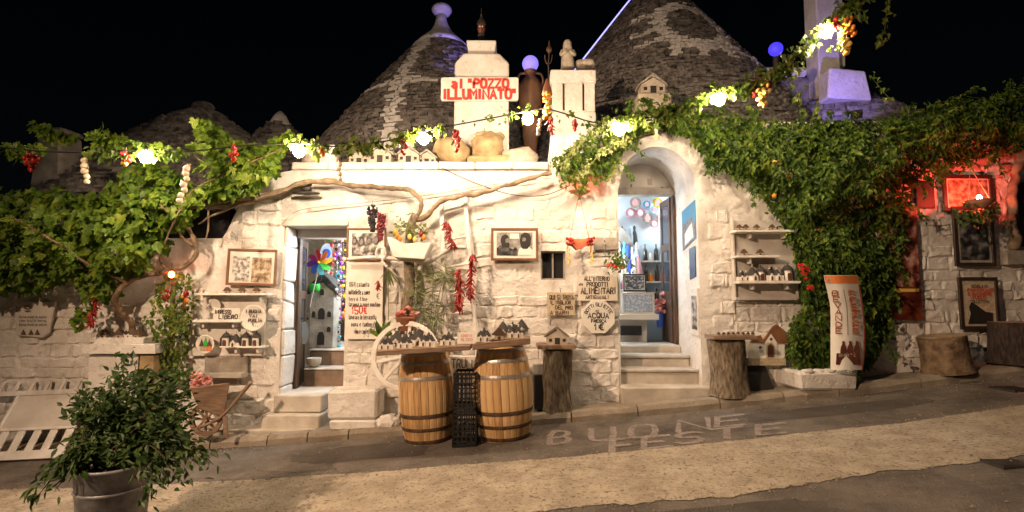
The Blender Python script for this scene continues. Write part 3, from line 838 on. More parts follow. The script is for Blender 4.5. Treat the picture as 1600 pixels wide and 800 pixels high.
# sign pillar
YP = 7.42
x0, x1 = WX(709, 160, YP), WX(795, 160, YP); zb, zs1, zs2 = WZ(262), WZ(98, 750, YP), WZ(82, 750, YP); xc = (x0+x1)/2; sh = .14
t = thing('chimney_pillar', 'white plastered chimney pillar with chamfered shoulders behind the red sign', 'chimney', (xc, YP+.3, zb))
mb = MB(); mb.prism([(x0, YP, zb), (x1, YP, zb), (x1, YP, zs1), (x1-sh, YP, zs2), (x0+sh, YP, zs2), (x0, YP, zs1)], V((0,1,0)), .55)
mb.build('shaft', 'limewash', t, bev=.02, rough=.012, rs=4)
a, b = WX(728, 70, YP), WX(775, 70, YP)
MB().hexa([V((a+.03, YP+.1, zs2)), V((b-.03, YP+.1, zs2)), V((b-.03, YP+.45, zs2)), V((a+.03, YP+.45, zs2)), V((a, YP+.07, WZ(59, 750, YP))), V((b, YP+.07, WZ(59, 750, YP))), V((b, YP+.48, WZ(59, 750, YP))), V((a, YP+.48, WZ(59, 750, YP)))]).build('cap_block', 'limewash', t, bev=.012, rough=.01)
p = A(752, 58, YP+.25); s_ = 1/F*YP*1.03
t = thing('lantern_finial', 'dark red iron lantern with a spike on top of the chimney pillar', 'lantern', p)
MB().lathe(p, [(.055, 0), (.06, .02), (.05, .04), (.045, .05)], 8).build('base', 'iron', t)
MB().lathe(p, [(.042, .051), (.058, .12), (.058, .19), (.03, .2)], 8).build('lantern_body', 'darkprint', t)
MB().lathe(p, [(.075, .2), (.06, .25), (.03, .29), (.018, .33), (.022, .35), (.006, .37), (.004, .46)], 8).build('hood', 'iron', t)
for k in (-1, 1): MB().ball(p + V((k*.02, -.055, .14)), .013, 6, 4).build('lamp_pane', 'globe', t)
# sign board
Yb = YP-.05
t = thing('shop_sign', 'white board lettered al POZZO ILLUMINATO in red on the chimney pillar', 'sign', A(750, 157, Yb))
mb = MB(); pts = []
def rrect(x0, y0, x1, y1, Y, r=.03, dy=0):
    a = A(x0, (y0+y1)/2, Y).x; b = A(x1, (y0+y1)/2, Y).x; tz = A((x0+x1)/2, y0, Y).z; bz = A((x0+x1)/2, y1, Y).z; out = []
    for cx, cz, s0 in ((b-r, bz+r, -90), (b-r, tz-r, 0), (a+r, tz-r, 90), (a+r, bz+r, 180)):
        for k in range(4):
            an = R(s0 + 30*k); out.append(V((cx+r*math.cos(an), Y, cz+r*math.sin(an))))
    return out
MB().prism(rrect(689, 121, 810, 157, Yb), V((0,1,0)), .035).build('board', 'signwhite', t)
ptext(t, 'al "POZZO', 707, 124, 794, 137, Yb-.001, 'redpaint', 4.4, jit=.02)
ptext(t, 'ILLUMINATO"', 693, 140, 806, 154, Yb-.001, 'redpaint', 4.6, jit=.02)
# second pillar with inset panels and statuette
Y2 = 7.34
x0, x1 = WX(862, 180, Y2), WX(931, 180, Y2); zt = WZ(109, 896, Y2); zc = WZ(129, 896, Y2)
t = thing('chimney_pillar', 'white square pillar with grooved panels carrying a saint statuette', 'chimney', ((x0+x1)/2, Y2+.3, zb))
MB().box(x0+.012, x1-.012, Y2+.012, Y2+.55, zb-.3, zc).build('shaft', 'limewash', t, bev=.01, rough=.008)
MB().box(x0-.012, x1+.012, Y2-.012, Y2+.58, zc, zt).build('cap_block', 'limewash', t, bev=.015, rough=.01)
zl = WZ(174, 896, Y2)
for a, b in ((x0+.012, x0+.16), (x0+.19, x1-.19), (x1-.16, x1-.012)): MB().box(a, b, Y2-.008, Y2+.02, zl, zc-.002).build('panel', 'limewash', t, bev=.006)
MB().box(x0, x1, Y2-.004, Y2+.02, zb-.3, zl-.012).build('panel', 'limewash', t, bev=.006)
for a in (x0+.16, x1-.19):
    MB().box(a+.004, a+.026, Y2+.004, Y2+.0118, zl+.02, zc-.02).build('groove', 'blackpaint', t)
p = A(887, 108, Y2+.2)
t = thing('saint_statuette', 'weathered pale robed saint statuette standing on the grooved pillar', 'statue', p)
mb = MB().lathe(p, [(.10, 0), (.105, .03), (.09, .12), (.085, .22), (.075, .28), (.04, .325), (.03, .34)], 14)
mb.build('robe', 'clay', t, smooth=True, rough=.02, rs=18)
mb = MB().ball(p+V((0, -.01, .385)), .045, 12, 8, .85, .95, 1.15); mb.lathe(p, [(.075, .28), (.066, .34), (.062, .40), (.045, .435), (.01, .45)], 14, Matrix.Translation(V((0,.015,0))).to_3x3()); mb.build('head', 'clay', t, smooth=True)
mb = MB(); 
for s_ in (-1, 1): mb.tube(spline([p+V((s_*.075, -.01, .28)), p+V((s_*.10, -.05, .2)), p+V((s_*.02, -.105, .235))], 4), [.026]*5+[.026, .024, .022, .02], 8)
mb.build('arms', 'clay', t, smooth=True)
for (px, py, r, lab) in ((908, 92, .09, 'round pale stone beside the saint statuette'), (918, 100, .11, 'flat oval pale stone at the right end of the grooved pillar')):
    q = A(px, 108, Y2+.25); o = MB().rock(q+V((0,0,r*.7)), r, r*.9, r*(.85 if r < .1 else .6), .1, 2, px).build('stone_ornament', 'clay', smooth=True); tag(o, lab, 'stone')
# jar with lit globe
YJ = 8.1; p = A(829, 200, YJ); s_ = YJ/F
t = thing('amphora', 'tall brown terracotta jar between the two pillars', 'jar', p)
MB().lathe(p, [(.10, -.4), (.12, -.1), (.155, .15), (.19, .42), (.20, .56), (.185, .68), (.13, .78), (.085, .82), (.08, .90), (.10, .93)], 24).build('body', 'jarbrown', t, smooth=True)
mb = MB()
for k in (1, -1): mb.tube(spline([p+V((k*.08, -.02, .88)), p+V((k*.17, -.03, .86)), p+V((k*.2, -.03, .74)), p+V((k*.17, -.03, .66))], 5), .018, 6)
mb.build('handle', 'jarbrown', t, smooth=True)
q = p + V((0, 0, 1.045))
t = thing('globe_lamp', 'violet glowing globe lamp on the mouth of the brown jar', 'lamp', q-V((0,0,.13)), 'violet globe lamps')
MB().ball(q, .13, 20, 12).build('globe', 'purpleglow', t, smooth=True); MB().lathe(q, [(.07, -.14), (.06, -.1)], 12).build('fitting', 'iron', t)
q = A(1212, 77, 8.6)
t = thing('globe_lamp', 'deep blue violet globe lamp above the garland on the right roof', 'lamp', q-V((0,0,.3)), 'violet globe lamps')
MB().ball(q, .115, 20, 12).build('globe', 'purpleglow2', t, smooth=True); MB().lathe(q, [(.06, -.6), (.05, -.14)], 10).build('stand', 'iron', t)
# white chimney post at right
YC = 9.6
t = thing('chimney_post', 'white plastered post and slanting block lit violet on the right roof', 'chimney', A(1300, 160, YC))
mb = MB(); pbox(mb, 1277, -60, 1311, 150, YC, .42); mb.build('post', 'limewash', t, bev=.02, rough=.015)
mb = MB(); pbox(mb, 1304, -60, 1318, 103, YC+.12, .25); mb.build('post_flank', 'limewash', t, bev=.02)
mb = MB().prism([A(1294, 152, YC-.35), A(1364, 157, YC-.35), A(1354, 110, YC-.35), A(1297, 104, YC-.35)], V((0,1,0)), .34); mb.build('block', 'limewash', t, bev=.03, rough=.02, rs=4)
# stone chimney stub at left
YK = 8.3; a, b = A(92, 300, YK), A(92, 212, YK)
mb = MB(); 
o_ = thing('stone_chimney', 'squat tapering stone chimney behind the left vines', 'chimney', a)
w0, w1 = .30, .21
MB().hexa([a+V((-w0,-w0,-.6)), a+V((w0,-w0,-.6)), a+V((w0,w0,-.6)), a+V((-w0,w0,-.6)), b+V((-w1,-w1,0)), b+V((w1,-w1,0)), b+V((w1,w1,0)), b+V((-w1,w1,0))]).build('shaft', 'graystone', o_, bev=.04, rough=.04, rs=3)
MB().hexa([b+V((-w1*1.1,-w1*1.1,.002)), b+V((w1*1.1,-w1*1.1,.002)), b+V((w1*1.1,w1*1.1,.002)), b+V((-w1*1.1,w1*1.1,.002)), b+V((-w1*1.05,-w1*1.05,.08)), b+V((w1*1.05,-w1*1.05,.08)), b+V((w1*1.05,w1*1.05,.08)), b+V((-w1*1.05,w1*1.05,.08))]).build('cap_slab', 'graystone', o_, bev=.015, rough=.02)

# ================================================================== LAMPS OF THE STREET AND ROOMS
# the street lamp behind the photographer whose light throws the pot's shadow to the right
lp = V((-5.4, -.6, 5.2))
t = thing('street_lamp', 'iron street lamp on a post across the lane', 'street lamp', (lp.x-.9, lp.y-.4, gz(lp.x)))
MB().lathe((lp.x-.9, lp.y-.4, gz(lp.x)), [(.12, 0), (.12, .3), (.07, .4), (.055, 5.4)], 12).build('post', 'iron', t, smooth=True)
MB().tube(spline([V((lp.x-.9, lp.y-.4, 4.9)), V((lp.x-.8, lp.y-.35, 5.45)), V((lp.x-.4, lp.y-.2, 5.6)), V((lp.x, lp.y, 5.45))], 6), .03, 8).build('arm', 'iron', t)
MB().lathe((lp.x, lp.y, lp.z), [(.26, .07), (.24, .12), (.12, .22), (.04, .3)], 18).build('hood', 'iron', t, smooth=True)
MB().lathe((lp.x, lp.y, lp.z), [(.16, .068), (.16, .10)], 18).build('lens', 'streetglow', t)
L = bpy.data.lights.new('street_light', 'SPOT'); L.energy = STREET; L.color = (1, .665, .43); L.shadow_soft_size = .10; L.spot_size = R(116); L.spot_blend = 1
lo = bpy.data.objects.new('street_light', L); col.objects.link(lo); lo.parent = t; lo.location = lp - org(t) + V((0,0,.03)); lo.rotation_euler = V((6.2, 6.4, -4.7)).to_track_quat('-Z', 'Y').to_euler()
def room_lamp(p, lab, r=.09, gm='roomlamp'):
    t = thing('ceiling_lamp', lab, 'lamp', p, 'lamps inside the shop rooms')
    MB().lathe(p, [(.05, .12), (.06, .22)], 10).build('fitting', 'iron', t); MB().ball(p, r, 14, 8).build('globe', gm, t, smooth=True)
room_lamp(V((-2.05, 8.0, 2.3)), 'cool white globe lamp hanging inside the left doorway', .085)
room_lamp(V((-2.0, 8.9, 2.3)), 'cool white globe lamp deep in the left shop room', .085)
room_lamp(V((1.22, 8.6, 2.5)), 'cool white globe lamp inside the right doorway', .13, 'roomlampsoft')
room_lamp(V((3.1, 8.9, 2.9)), 'cool white globe lamp deep in the right shop room', .11, 'roomlampsoft')

# small violet floodlights on the roofs
def flood(label, p, aim, watts):
    t = thing('floodlight', label, 'floodlight', p, 'violet floodlights on the roofs'); d = (aim-p).normalized()
    MB().bar(p-d*.06, p+d*.02, .16, .12).build('housing', 'iron', t, bev=.008)
    MB().bar(p+d*.0205, p+d*.024, .13, .09).build('lens', 'purpleglow', t)
    MB().bar(p-V((0,0,.25)), p-d*.03, .02, .02).build('bracket', 'iron', t)
    L = bpy.data.lights.new('flood_light', 'SPOT'); L.energy = watts; L.color = (.30, .22, 1); L.shadow_soft_size = .05; L.spot_size = R(90); L.spot_blend = .6
    o = bpy.data.objects.new('flood_light', L); col.objects.link(o); o.parent = t; o.location = p + d*.03 - org(t); o.rotation_euler = d.to_track_quat('-Z', 'Y').to_euler()
flood('small violet floodlight at the foot of the white chimney post', A(1338, 178, 8.1), A(1308, 95, 9.5), 130)
flood('small violet floodlight behind the sign pillar', A(775, 140, 9.6), A(700, 35, 11.6), 220)

# ================================================================== FESTOON OF BULBS
CAB = [(-60,222,5.70),(60,236,5.75),(160,238,5.75),(228,233,5.80),(300,236,5.80),(380,228,5.90),(467,224,5.95),(530,229,5.95),(600,221,5.95),(662,205,5.95),(740,190,5.95),(825,174,5.95),(858,171,5.95),(930,192,5.95),(968,190,5.95),(1040,178,5.90),(1124,144,5.85),(1180,127,5.80),(1235,98,5.75),(1292,38,5.70),(1345,-10,5.65),(1400,-60,5.60)]
cabp = spline([A(*p) for p in CAB], 6)
fest = thing('festoon_lights', 'black cable of warm white bulbs strung along the shop front', 'string lights', A(800, 180, 5.95))
MB().tube(cabp, .0085, 5).build('cable', 'cable', fest)
BP = [(228,246,5.80),(467,237,5.95),(662,217,5.95),(825,186,5.95),(968,203,5.95),(1124,156,5.85),(1292,50,5.70)]
for px, py, Y in BP:
    p = A(px, py, Y)
    b_ = MB().ball(p, .062, 14, 8, 1, 1, 1.08).build('bulb', 'bulbglow', fest, smooth=True)
    MB().lathe(p, [(.02, .066), (.024, .07), (.022, .12), (.012, .13)], 10).build('socket', 'blackplastic', b_)

# ================================================================== HANGING FOOD
def chmesh():
    pts = [V((0,0,0)), V((.02,0,-.15)), V((.03,.0,-.5)), V((.0,.02,-.8)), V((-.06,.03,-1))]
    return MB().tube(spline(pts, 2), ramp([.05,.12,.11,.07,.015], 9), 5).mesh('chili', 'chili', smooth=True)
CH = chmesh()
BALLM = {m: MB().ball((0,0,0), 1, 8, 6).mesh('pepper', m, smooth=True) for m in ('chili', 'pepperorange', 'pepperyellow')}
def chili_bunch(label, px, y0, y1, wpx, Y, n, size=.11, group='bunches of red chilies', drift=0):
    top, bot = A(px, y0, Y), A(px+drift, y1, Y); wd = wpx*Y/F
    t = thing('chili_bunch', label, 'chili bunch', bot, group)
    MB().tube([top, lerp(top, bot, .5), lerp(top, bot, .93)], .004, 5).build('string', 'string', t)
    for k in range(n):
        f = (k+.5)/n; q = lerp(top, bot, f*.93); a = random.uniform(0, 6.28); s_ = size*random.uniform(.7, 1.2)
        q = q + V((math.cos(a)*wd*.12, math.sin(a)*wd*.12, 0))
        inst('chili', CH, t, q, (random.uniform(-.5,.5)+.7*math.sin(a), .9*random.uniform(.2,1)*-math.cos(a), random.uniform(0,6.28)), s_)
    return t
def pepper_bunch(label, px, y0, y1, wpx, Y, n, mats, r=.02, group='bunches of small peppers', taper=True, name='pepper_bunch', cat='pepper bunch'):
    top, bot = A(px, y0, Y), A(px, y1, Y); wd = wpx*Y/F/2; ln = (top-bot).length
    t = thing(name, label, cat, bot, group)
    MB().tube([top + V((0,0,.05)), lerp(top, bot, .9)], .004, 5).build('string', 'string', t)
    for k in range(n):
        f = random.random(); rr = wd*(math.sin(math.pi*(.15+.8*f)) if taper else 1)*math.sqrt(random.random())
        a = random.uniform(0, 6.28); q = lerp(top, bot, f) + V((rr*math.cos(a), rr*math.sin(a), 0))
        m = mats[min(len(mats)-1, int(f*len(mats)))] if len(mats) > 1 else mats[0]
        inst('pepper', BALLM[m], t, q, (random.random(), random.random(), 0), (r*random.uniform(.8,1.1), r, r*random.uniform(1.1,1.6)))
    return t
def garlic_braid(label, px, y0, y1, Y, n, r=.034, drift=0):
    top, bot = A(px, y0, Y), A(px+drift, y1, Y)
    t = thing('garlic_braid', label, 'garlic braid', bot, 'hanging garlic braids')
    MB().tube([top, lerp(top, bot, .5)+V((.01,0,0)), bot+V((0,0,.02))], .008, 6).build('stem', 'string', t)
    me = MB().lathe((0,0,0), [(.1,-1), (.7,-.85), (1,-.3), (.95,.2), (.6,.7), (.22,1.0), (.15,1.5)], 10).mesh('garlic_bulb', 'garlic', smooth=True)
    for k in range(n):
        f = .12 + .88*(k/(n-1)); q = lerp(top, bot, f) + V((random.choice((-1,1))*.014, -.02, 0))
        inst('garlic_bulb', me, t, q, (random.uniform(-.5,.5), random.uniform(-.6,.6), 0), r*random.uniform(.85,1.1))
    return t
def grape_bunch(label, px, y0, y1, wpx, Y, mat, n=70, r=.017, group='bunches of grapes'):
    top, bot = A(px, y0, Y), A(px, y1, Y); wd = wpx*Y/F/2
    t = thing('grape_bunch', label, 'grapes', bot, group)
    MB().tube([top+V((0,0,.05)), lerp(top, bot, .8)], .004, 5).build('stem', 'vinewood', t)
    mb = MB()
    for k in range(n):
        f = random.random()**.8; rr = wd*(1-.75*f)*(.5+.5*min(1, f*8))*random.random()**.4; a = random.uniform(0, 6.28)
        mb.ball(lerp(top, bot, f)+V((rr*math.cos(a), rr*math.sin(a), 0)), r*random.uniform(.85,1.15), 7, 5)
    mb.build('berries', mat, t, kind='stuff', smooth=True)
    return t
pepper_bunch('red pepper cluster on the cable at far left', 50, 240, 266, 20, 5.75, 26, ['chili'])
garlic_braid('pale garlic braid hanging behind the left vine', 136, 238, 284, 5.75, 6)
pepper_bunch('red and cream pepper cluster just left of the leftmost bulb', 197, 237, 260, 17, 5.80, 20, ['chili', 'chili', 'pepperyellow'])
garlic_braid('long slanting garlic braid right of the leftmost bulb', 297, 256, 314, 5.80, 7, drift=-12)
pepper_bunch('red pepper cluster among vine leaves above the bare branch', 365, 228, 250, 14, 5.90, 18, ['chili'])
garlic_braid('garlic braid hanging over the wall near the second bulb', 530, 246, 280, 5.95, 5, .028)
pepper_bunch('small red cluster under ivy right of the second bulb', 503, 232, 246, 9, 5.95, 8, ['pepperorange'])
pepper_bunch('red pepper cluster beside the middle bulb', 631, 217, 241, 13, 5.95, 18, ['chili'])
pepper_bunch('red pepper cluster with pale tip above the fallen stone jar', 714, 204, 236, 15, 5.95, 22, ['chili', 'chili', 'garlicp'][:2])
chili_bunch('red chili tassel below the hanging harvest pole', 860, 180, 206, 14, 5.90, 20, .075)
garlic_braid('small garlic braid beside the fourth bulb', 843, 186, 210, 5.90, 4, .026, drift=-4)
pepper_bunch('small red cluster in front of the grooved pillar', 898, 186, 204, 9, 5.95, 11, ['chili'])
pepper_bunch('gold grape-like cluster under the right garland', 1192, 122, 168, 20, 5.80, 46, ['pepperyellow'], .022)
pepper_bunch('dark red cluster left of the gold one on the right garland', 1179, 121, 150, 9, 5.82, 14, ['chili'])
pepper_bunch('small dark red cluster right of the gold one on the right garland', 1203, 118, 136, 8, 5.82, 9, ['chili'])
pepper_bunch('long orange gold cluster beside the highest bulb', 1323, 30, 84, 24, 5.65, 60, ['pepperorange', 'pepperyellow'], .022)
pepper_bunch('red cluster directly right of the highest bulb', 1307, 26, 46, 12, 5.63, 14, ['chili'])
# the harvest pole of peppers with a spear tip
p0 = A(857, 78, 5.90)
t = thing('pepper_pole', 'ornate metal spear hung with terracotta bell and orange yellow peppers', 'ornament', A(856, 185, 5.90))
MB().tube([A(858, 182, 5.90), A(857, 100, 5.90), A(858, 84, 5.90)], .008, 6).build('rod', 'iron', t)
MB().lathe(A(858, 84, 5.90), [(.01, 0), (.035, .04), (.03, .07), (.012, .10), (.004, .16)], 8).build('spear_tip', 'rusthoop', t)
for k in (-1, 1): MB().tube(spline([A(857, 100, 5.90), A(857+k*4, 97, 5.90), A(857+k*6, 86, 5.90)], 4), .006, 5).build('barb', 'rusthoop', t)
MB().lathe(A(855, 148, 5.90), [(.062, 0), (.055, .04), (.04, .10), (.022, .16), (.012, .19)], 14).build('bell', 'terracotta', t, smooth=True)
tp, bt = A(856, 147, 5.90), A(856, 186, 5.90)
for k in range(46):
    f = random.random(); a = random.uniform(0, 5.88); q = lerp(tp, bt, f) + V((math.cos(a), math.sin(a), 0))*.05*random.random()**.5
    inst('pepper', BALLM['pepperorange' if f < .3 else 'pepperyellow' if random.random() < .75 else 'pepperorange'], t, q, (random.random(), random.random(), 0), (.02, .02, .028))

# ================================================================== SOUVENIR TRULLI
def cone_m(mb, x, y, z, r, h, n=10): mb.lathe((x, y, z), [(r*1.06, 0), (r, .02), (r*.55, h*.5), (r*.12, h*.93), (.005, h)], n)
MINI = {}
def mini_parts(kind):
    if kind in MINI: return MINI[kind]
    P = []
    def add(name, mb, mat, **k): P.append((name, mb.mesh(name, mat, **k)))
    if kind == 'twin':
        add('house_wall', MB().box(-.5,.5,-.25,.3,0,.3).prism([(-.34,-.30,0),(-.1,-.30,0),(-.1,-.30,.27),(-.22,-.30,.42),(-.34,-.30,.27)], V((0,1,0)), .06).prism([(.06,-.30,0),(.3,-.30,0),(.3,-.30,.27),(.18,-.30,.42),(.06,-.30,.27)], V((0,1,0)), .06), 'miniwhite')
        for x in (-.22, .2):
            mb = MB(); cone_m(mb, x, .03, .3, .27, .42); add('cone_roof', mb, 'miniroof')
            add('pinnacle', MB().lathe((x,.03,.70), [(.045,0),(.03,.08),(.06,.11),(.02,.17)], 8), 'miniwhite')
            add('door', MB().prism([(x-.06,-.315,0.01),(x+.04,-.315,.01),(x+.04,-.315,.2),(x-.01,-.315,.27),(x-.06,-.315,.2)], V((0,1,0)), .012), 'minidoor')
        mb = MB(); cone_m(mb, 0, .2, .25, .3, .62); add('cone_roof', mb, 'miniroof')
        add('base', MB().box(-.58,.58,-.4,.38,-.05,-.001), 'minitan')
    elif kind == 'single':
        add('house_wall', MB().lathe((0,0,0), [(.42,0),(.4,.32),(.36,.36)], 14), 'miniwhite')
        mb = MB(); cone_m(mb, 0, 0, .36, .46, .62, 14); add('cone_roof', mb, 'miniroof')
        add('pinnacle', MB().lathe((0,0,.95), [(.06,0),(.04,.1),(.08,.15),(.02,.24)], 8), 'miniwhite')
        add('gable', MB().prism([(-.16,-.46,0),(.16,-.46,0),(.16,-.46,.34),(0,-.46,.5),(-.16,-.46,.34)], V((0,1,0)), .2), 'miniwhite')
        add('door', MB().prism([(-.08,-.475,0.01),(.08,-.475,.01),(.08,-.475,.22),(0,-.475,.32),(-.08,-.475,.22)], V((0,1,0)), .012), 'minidoor')
        add('base', MB().lathe((0,0,-.05), [(.55,0),(.52,.049)], 14), 'minitan')
    elif kind == 'lantern':
        add('house_wall', MB().lathe((0,0,0), [(.34,0),(.34,.75),(.3,.8)], 12), 'miniwhite')
        mb = MB().lathe((0,0,.80), [(.42,0),(.38,.12),(.25,.3),(.1,.42),(.02,.46)], 12); add('roof', mb, 'miniroof')
        add('arch_door', MB().prism([(-.16,-.36,0.02),(.16,-.36,.02),(.16,-.36,.45),(.1,-.36,.58),(-.1,-.36,.58),(-.16,-.36,.45)], V((0,1,0)), .06), 'minidoor')
        add('side_post', MB().box(-.46,-.37,-.2,.0,0,.78), 'miniroof'); add('side_post', MB().box(.37,.46,-.2,.0,0,.78), 'miniroof')
        add('ring', MB().lathe((0,0,1.26), [(.03,0),(.06,.05),(.03,.1)], 8), 'miniroof')
    elif kind == 'hut':
        add('house_wall', MB().box(-.3,.3,-.2,.2,0,.32), 'minitan')
        add('roof', MB().prism([(-.5,-.27,.28),(.5,-.27,.28),(.06,-.27,.78),(-.06,-.27,.78)], V((0,1,0)), .54), 'minibrown')
        add('door', MB().box(-.09,.09,-.215,-.201,0.01,.2), 'minidoor')
        add('base', MB().box(-.62,.62,-.35,.35,-.06,-.001), 'minibrown')
    elif kind in ('stonehut', 'darkhut'):
        add('house_wall', MB().prism([(-.48,-.3,0),(.48,-.3,0),(.48,-.3,.42),(0,-.3,.72),(-.48,-.3,.42)], V((0,1,0)), .6), 'clay')
        add('roof', MB().hexa([V((-.6,-.33,.36)),V((.0,-.33,.76)),V((.0,.33,.76)),V((-.6,.33,.36)),V((-.58,-.33,.46)),V((.0,-.33,.88)),V((.0,.33,.88)),V((-.58,.33,.46))]).hexa([V((.001,-.33,.76)),V((.6,-.33,.36)),V((.6,.33,.36)),V((.001,.33,.76)),V((.001,-.33,.88)),V((.58,-.33,.46)),V((.58,.33,.46)),V((.001,.33,.88))]), 'graystone' if kind == 'stonehut' else 'barkgray', rough=.05)
        add('door', MB().box(-.12,.12,-.32,-.301,0.01,.36), 'blackpaint')
        for x in (-.32, .32): add('window', MB().box(x-.07,x+.07,-.315,-.301,.18,.32), 'blackpaint')
    MINI[kind] = P; return P
def mini(kind, label, p, s_, rz=0, group='souvenir trulli', name='souvenir_trullo', cat='souvenir', parts=True):
    t = thing(name, label, cat, p, group)
    t.rotation_euler = (0, 0, R(rz)); t.scale = (s_, s_, s_)
    for nm, me in mini_parts(kind):
        o = bpy.data.objects.new(nm, me); col.objects.link(o); o.parent = t
    return t

# ================================================================== BARRELS AND THEIR BOARD
def barrel(px, label, rm=.325, re=.265, H=1.055, lean=3.2, pyb=696):
    f = G(px, pyb); c = V((f.x, f.y+re, 0)); c.z = gz(c.x)
    t = thing('wine_barrel', label, 'barrel', c, 'oak wine barrels'); t.rotation_euler = (0, R(-lean), 0)
    n = 24; prof = lambda z: rm - (rm-re)*((z-H/2)/(H/2))**2
    mb = MB(); vs = []; K = 8; da = math.pi/n
    for i in range(K+1):
        z = H*i/K; r = prof(z)
        for a, k in ((-da*.965, 0), (-da*.8, .004), (0, .006), (da*.8, .004), (da*.965, 0)): vs.append(((r+k)*math.cos(a), (r+k)*math.sin(a), z))
    mb.add(vs, [(i*5+j, i*5+j+1, (i+1)*5+j+1, (i+1)*5+j) for i in range(K) for j in range(4)])
    vs2 = [((prof(H)-.03)*math.cos(a), (prof(H)-.03)*math.sin(a), H) for a in (-da*.965, da*.965)]
    b = len(mb.v); mb.add(vs2, []); mb.f.append([K*5, K*5+4, b+1, b]); mb.m.append(0)
    me = mb.mesh('stave', 'oak', smooth=False)
    for k in range(n):
        o = bpy.data.objects.new('stave', me); col.objects.link(o); o.parent = t; o.rotation_euler = (0, 0, 2*math.pi*k/n + .1)
    O = V(c)
    def ring(name, z0, z1, mat, tk=.008):
        mb = MB(); mb.lathe(O, [(prof(z0)+tk, z0), (prof((z0+z1)/2)+tk+.002, (z0+z1)/2), (prof(z1)+tk, z1), (prof(z1), z1)], 48, cap=False); mb.build(name, mat, t, smooth=False)
    MB().lathe(O, [(prof(.03)-.006, .03), (rm-.03, H/2), (prof(H)-.03, H-.03)], 32).build('barrel_head', 'oak', t)
    ring('hoop', H-.045, H-.004, 'steel'); ring('hoop', H-.155, H-.115, 'steel'); ring('hoop', H-.33, H-.285, 'steel')
    ring('hoop', .30, .345, 'rusthoop'); ring('hoop', .15, .19, 'rusthoop'); ring('hoop', .008, .05, 'rusthoop')
    return c
cL = barrel(664, 'left oak wine barrel beside the white cart wheel')
cR = barrel(789, 'right oak wine barrel between crate and tree stump', rm=.345, H=1.03, pyb=692)
YPL = 5.72
def plank(x0, t0, x1, t1, label, b0, b1):
    a0, a1 = A(x0, t0, YPL), A(x1, t1, YPL); u0, u1 = A(x0, b0, YPL), A(x1, b1, YPL); u0.x = a0.x; u1.x = a1.x
    D = V((0, .55, 0)); mb = MB(); mb.hexa([u0, u1, u1+D, u0+D, a0, a1, a1+D, a0+D])
    o = mb.build('display_plank', 'plank', bev=.005, rough=.006, rs=6); tag(o, label, 'plank', 'planks laid across the barrels'); return a0, a1
pa = plank(588, 549, 735, 539, 'long weathered plank on the left barrel set with souvenir trulli', 557, 547)
pb = plank(738, 538, 829, 527, 'shorter weathered plank on the right barrel set with souvenir trulli', 547, 538)
def onplank(px, pl, dy):
    a0, a1 = pl; x = (px-800)/F*(YPL+dy); f = (x-a0.x)/(a1.x-a0.x); return V((x, YPL+dy, lerp(a0.z, a1.z, f)+.009))
G1 = 'souvenir trulli on the barrel planks'
fr = [(606, 'twin'), (635, 'twin'), (670, 'twin'), (701, 'twin')]
for i, (px, k) in enumerate(fr): mini(k, 'twin-coned souvenir trullo, %s in the front row on the left plank' % orde(i, 4), onplank(px, pa, .12), .165 if i != 2 else .18, -4, G1)
for i, (px, k) in enumerate([(622, 'single'), (641, 'twin'), (655, 'single')]): mini(k, 'taller souvenir trullo, %s in the back row on the left plank' % orde(i, 3), onplank(px, pa, .38), .19, 5*i, G1)
for i, (px, k) in enumerate([(757, 'twin'), (780, 'hut'), (805, 'twin')]): mini(k, 'souvenir trullo, %s in the front row on the right plank' % orde(i, 3), onplank(px, pb, .12), .17, 3, G1)
for i, (px, k) in enumerate([(786, 'single'), (801, 'twin'), (815, 'single')]): mini(k, 'souvenir trullo, %s in the back row on the right plank' % orde(i, 3), onplank(px, pb, .36), .19, 0, G1)
p = onplank(730, pa, .1); t = thing('price_card', 'small white price card standing between the souvenirs on the planks', 'card', p)
h = .125; M = Matrix.Translation(p) @ Matrix.Rotation(R(-12), 4, 'X')
MB().box(-.105, .105, 0, .006, 0, h, M).build('card', 'signwhite', t)
for k, s_ in enumerate(('OGNI', '5.00')):
    mb = MB(); letters(mb, s_, M @ V((-.06, -.001, .075-.045*k)), UX, .12, .025, .005, Vv=(M.to_3x3() @ UZ)); mb.build('lettering', 'redtext', t, kind='stuff')
# black crate between the barrels: two stacked lattice crates on end
f = G(725, 700)
def crate(z0, h, wd, label, yo=0):
    c = V((f.x + .0, f.y+.02+yo, z0)); t = thing('plastic_crate', label, 'crate', c, 'black plastic crates between the barrels')
    for face in range(4):
        M = Matrix.Translation(c + V((0, .17, 0))) @ Matrix.Rotation(R(90*face), 4, 'Z'); d = (.17 if face % 2 == 0 else wd/2); hw = wd/2 if face % 2 == 0 else .17
        mb = MB(); q = .016
        mb.box(-hw, hw, -d, -d+.012, 0, .03, M); mb.box(-hw, hw, -d, -d+.012, h-.03, h, M)
        n = 5
        for k in range(n+1):
            x = lerp(-hw+q/2, hw-q/2, k/n); mb.box(x-q/2, x+q/2, -d+.001, -d+.011, .03, h-.03, M)
        m = 7
        for k in range(1, m):
            z = h*k/m; mb.box(-hw, hw, -d+.002, -d+.010, z-.007, z+.007, M)
        mb.build('lattice_side', 'blackplastic', t)
    MB().box(c.x-wd/2+.013, c.x+wd/2-.013, c.y+.013, c.y+.327, c.z+.002, c.z+.012).build('crate_floor', 'blackplastic', t)
    return t
zc = gz(f.x)
crate(zc, .40, .27, 'lower black plastic lattice crate between the two barrels'); crate(zc+.405, .40, .255, 'upper black plastic lattice crate stacked between the two barrels', .015)
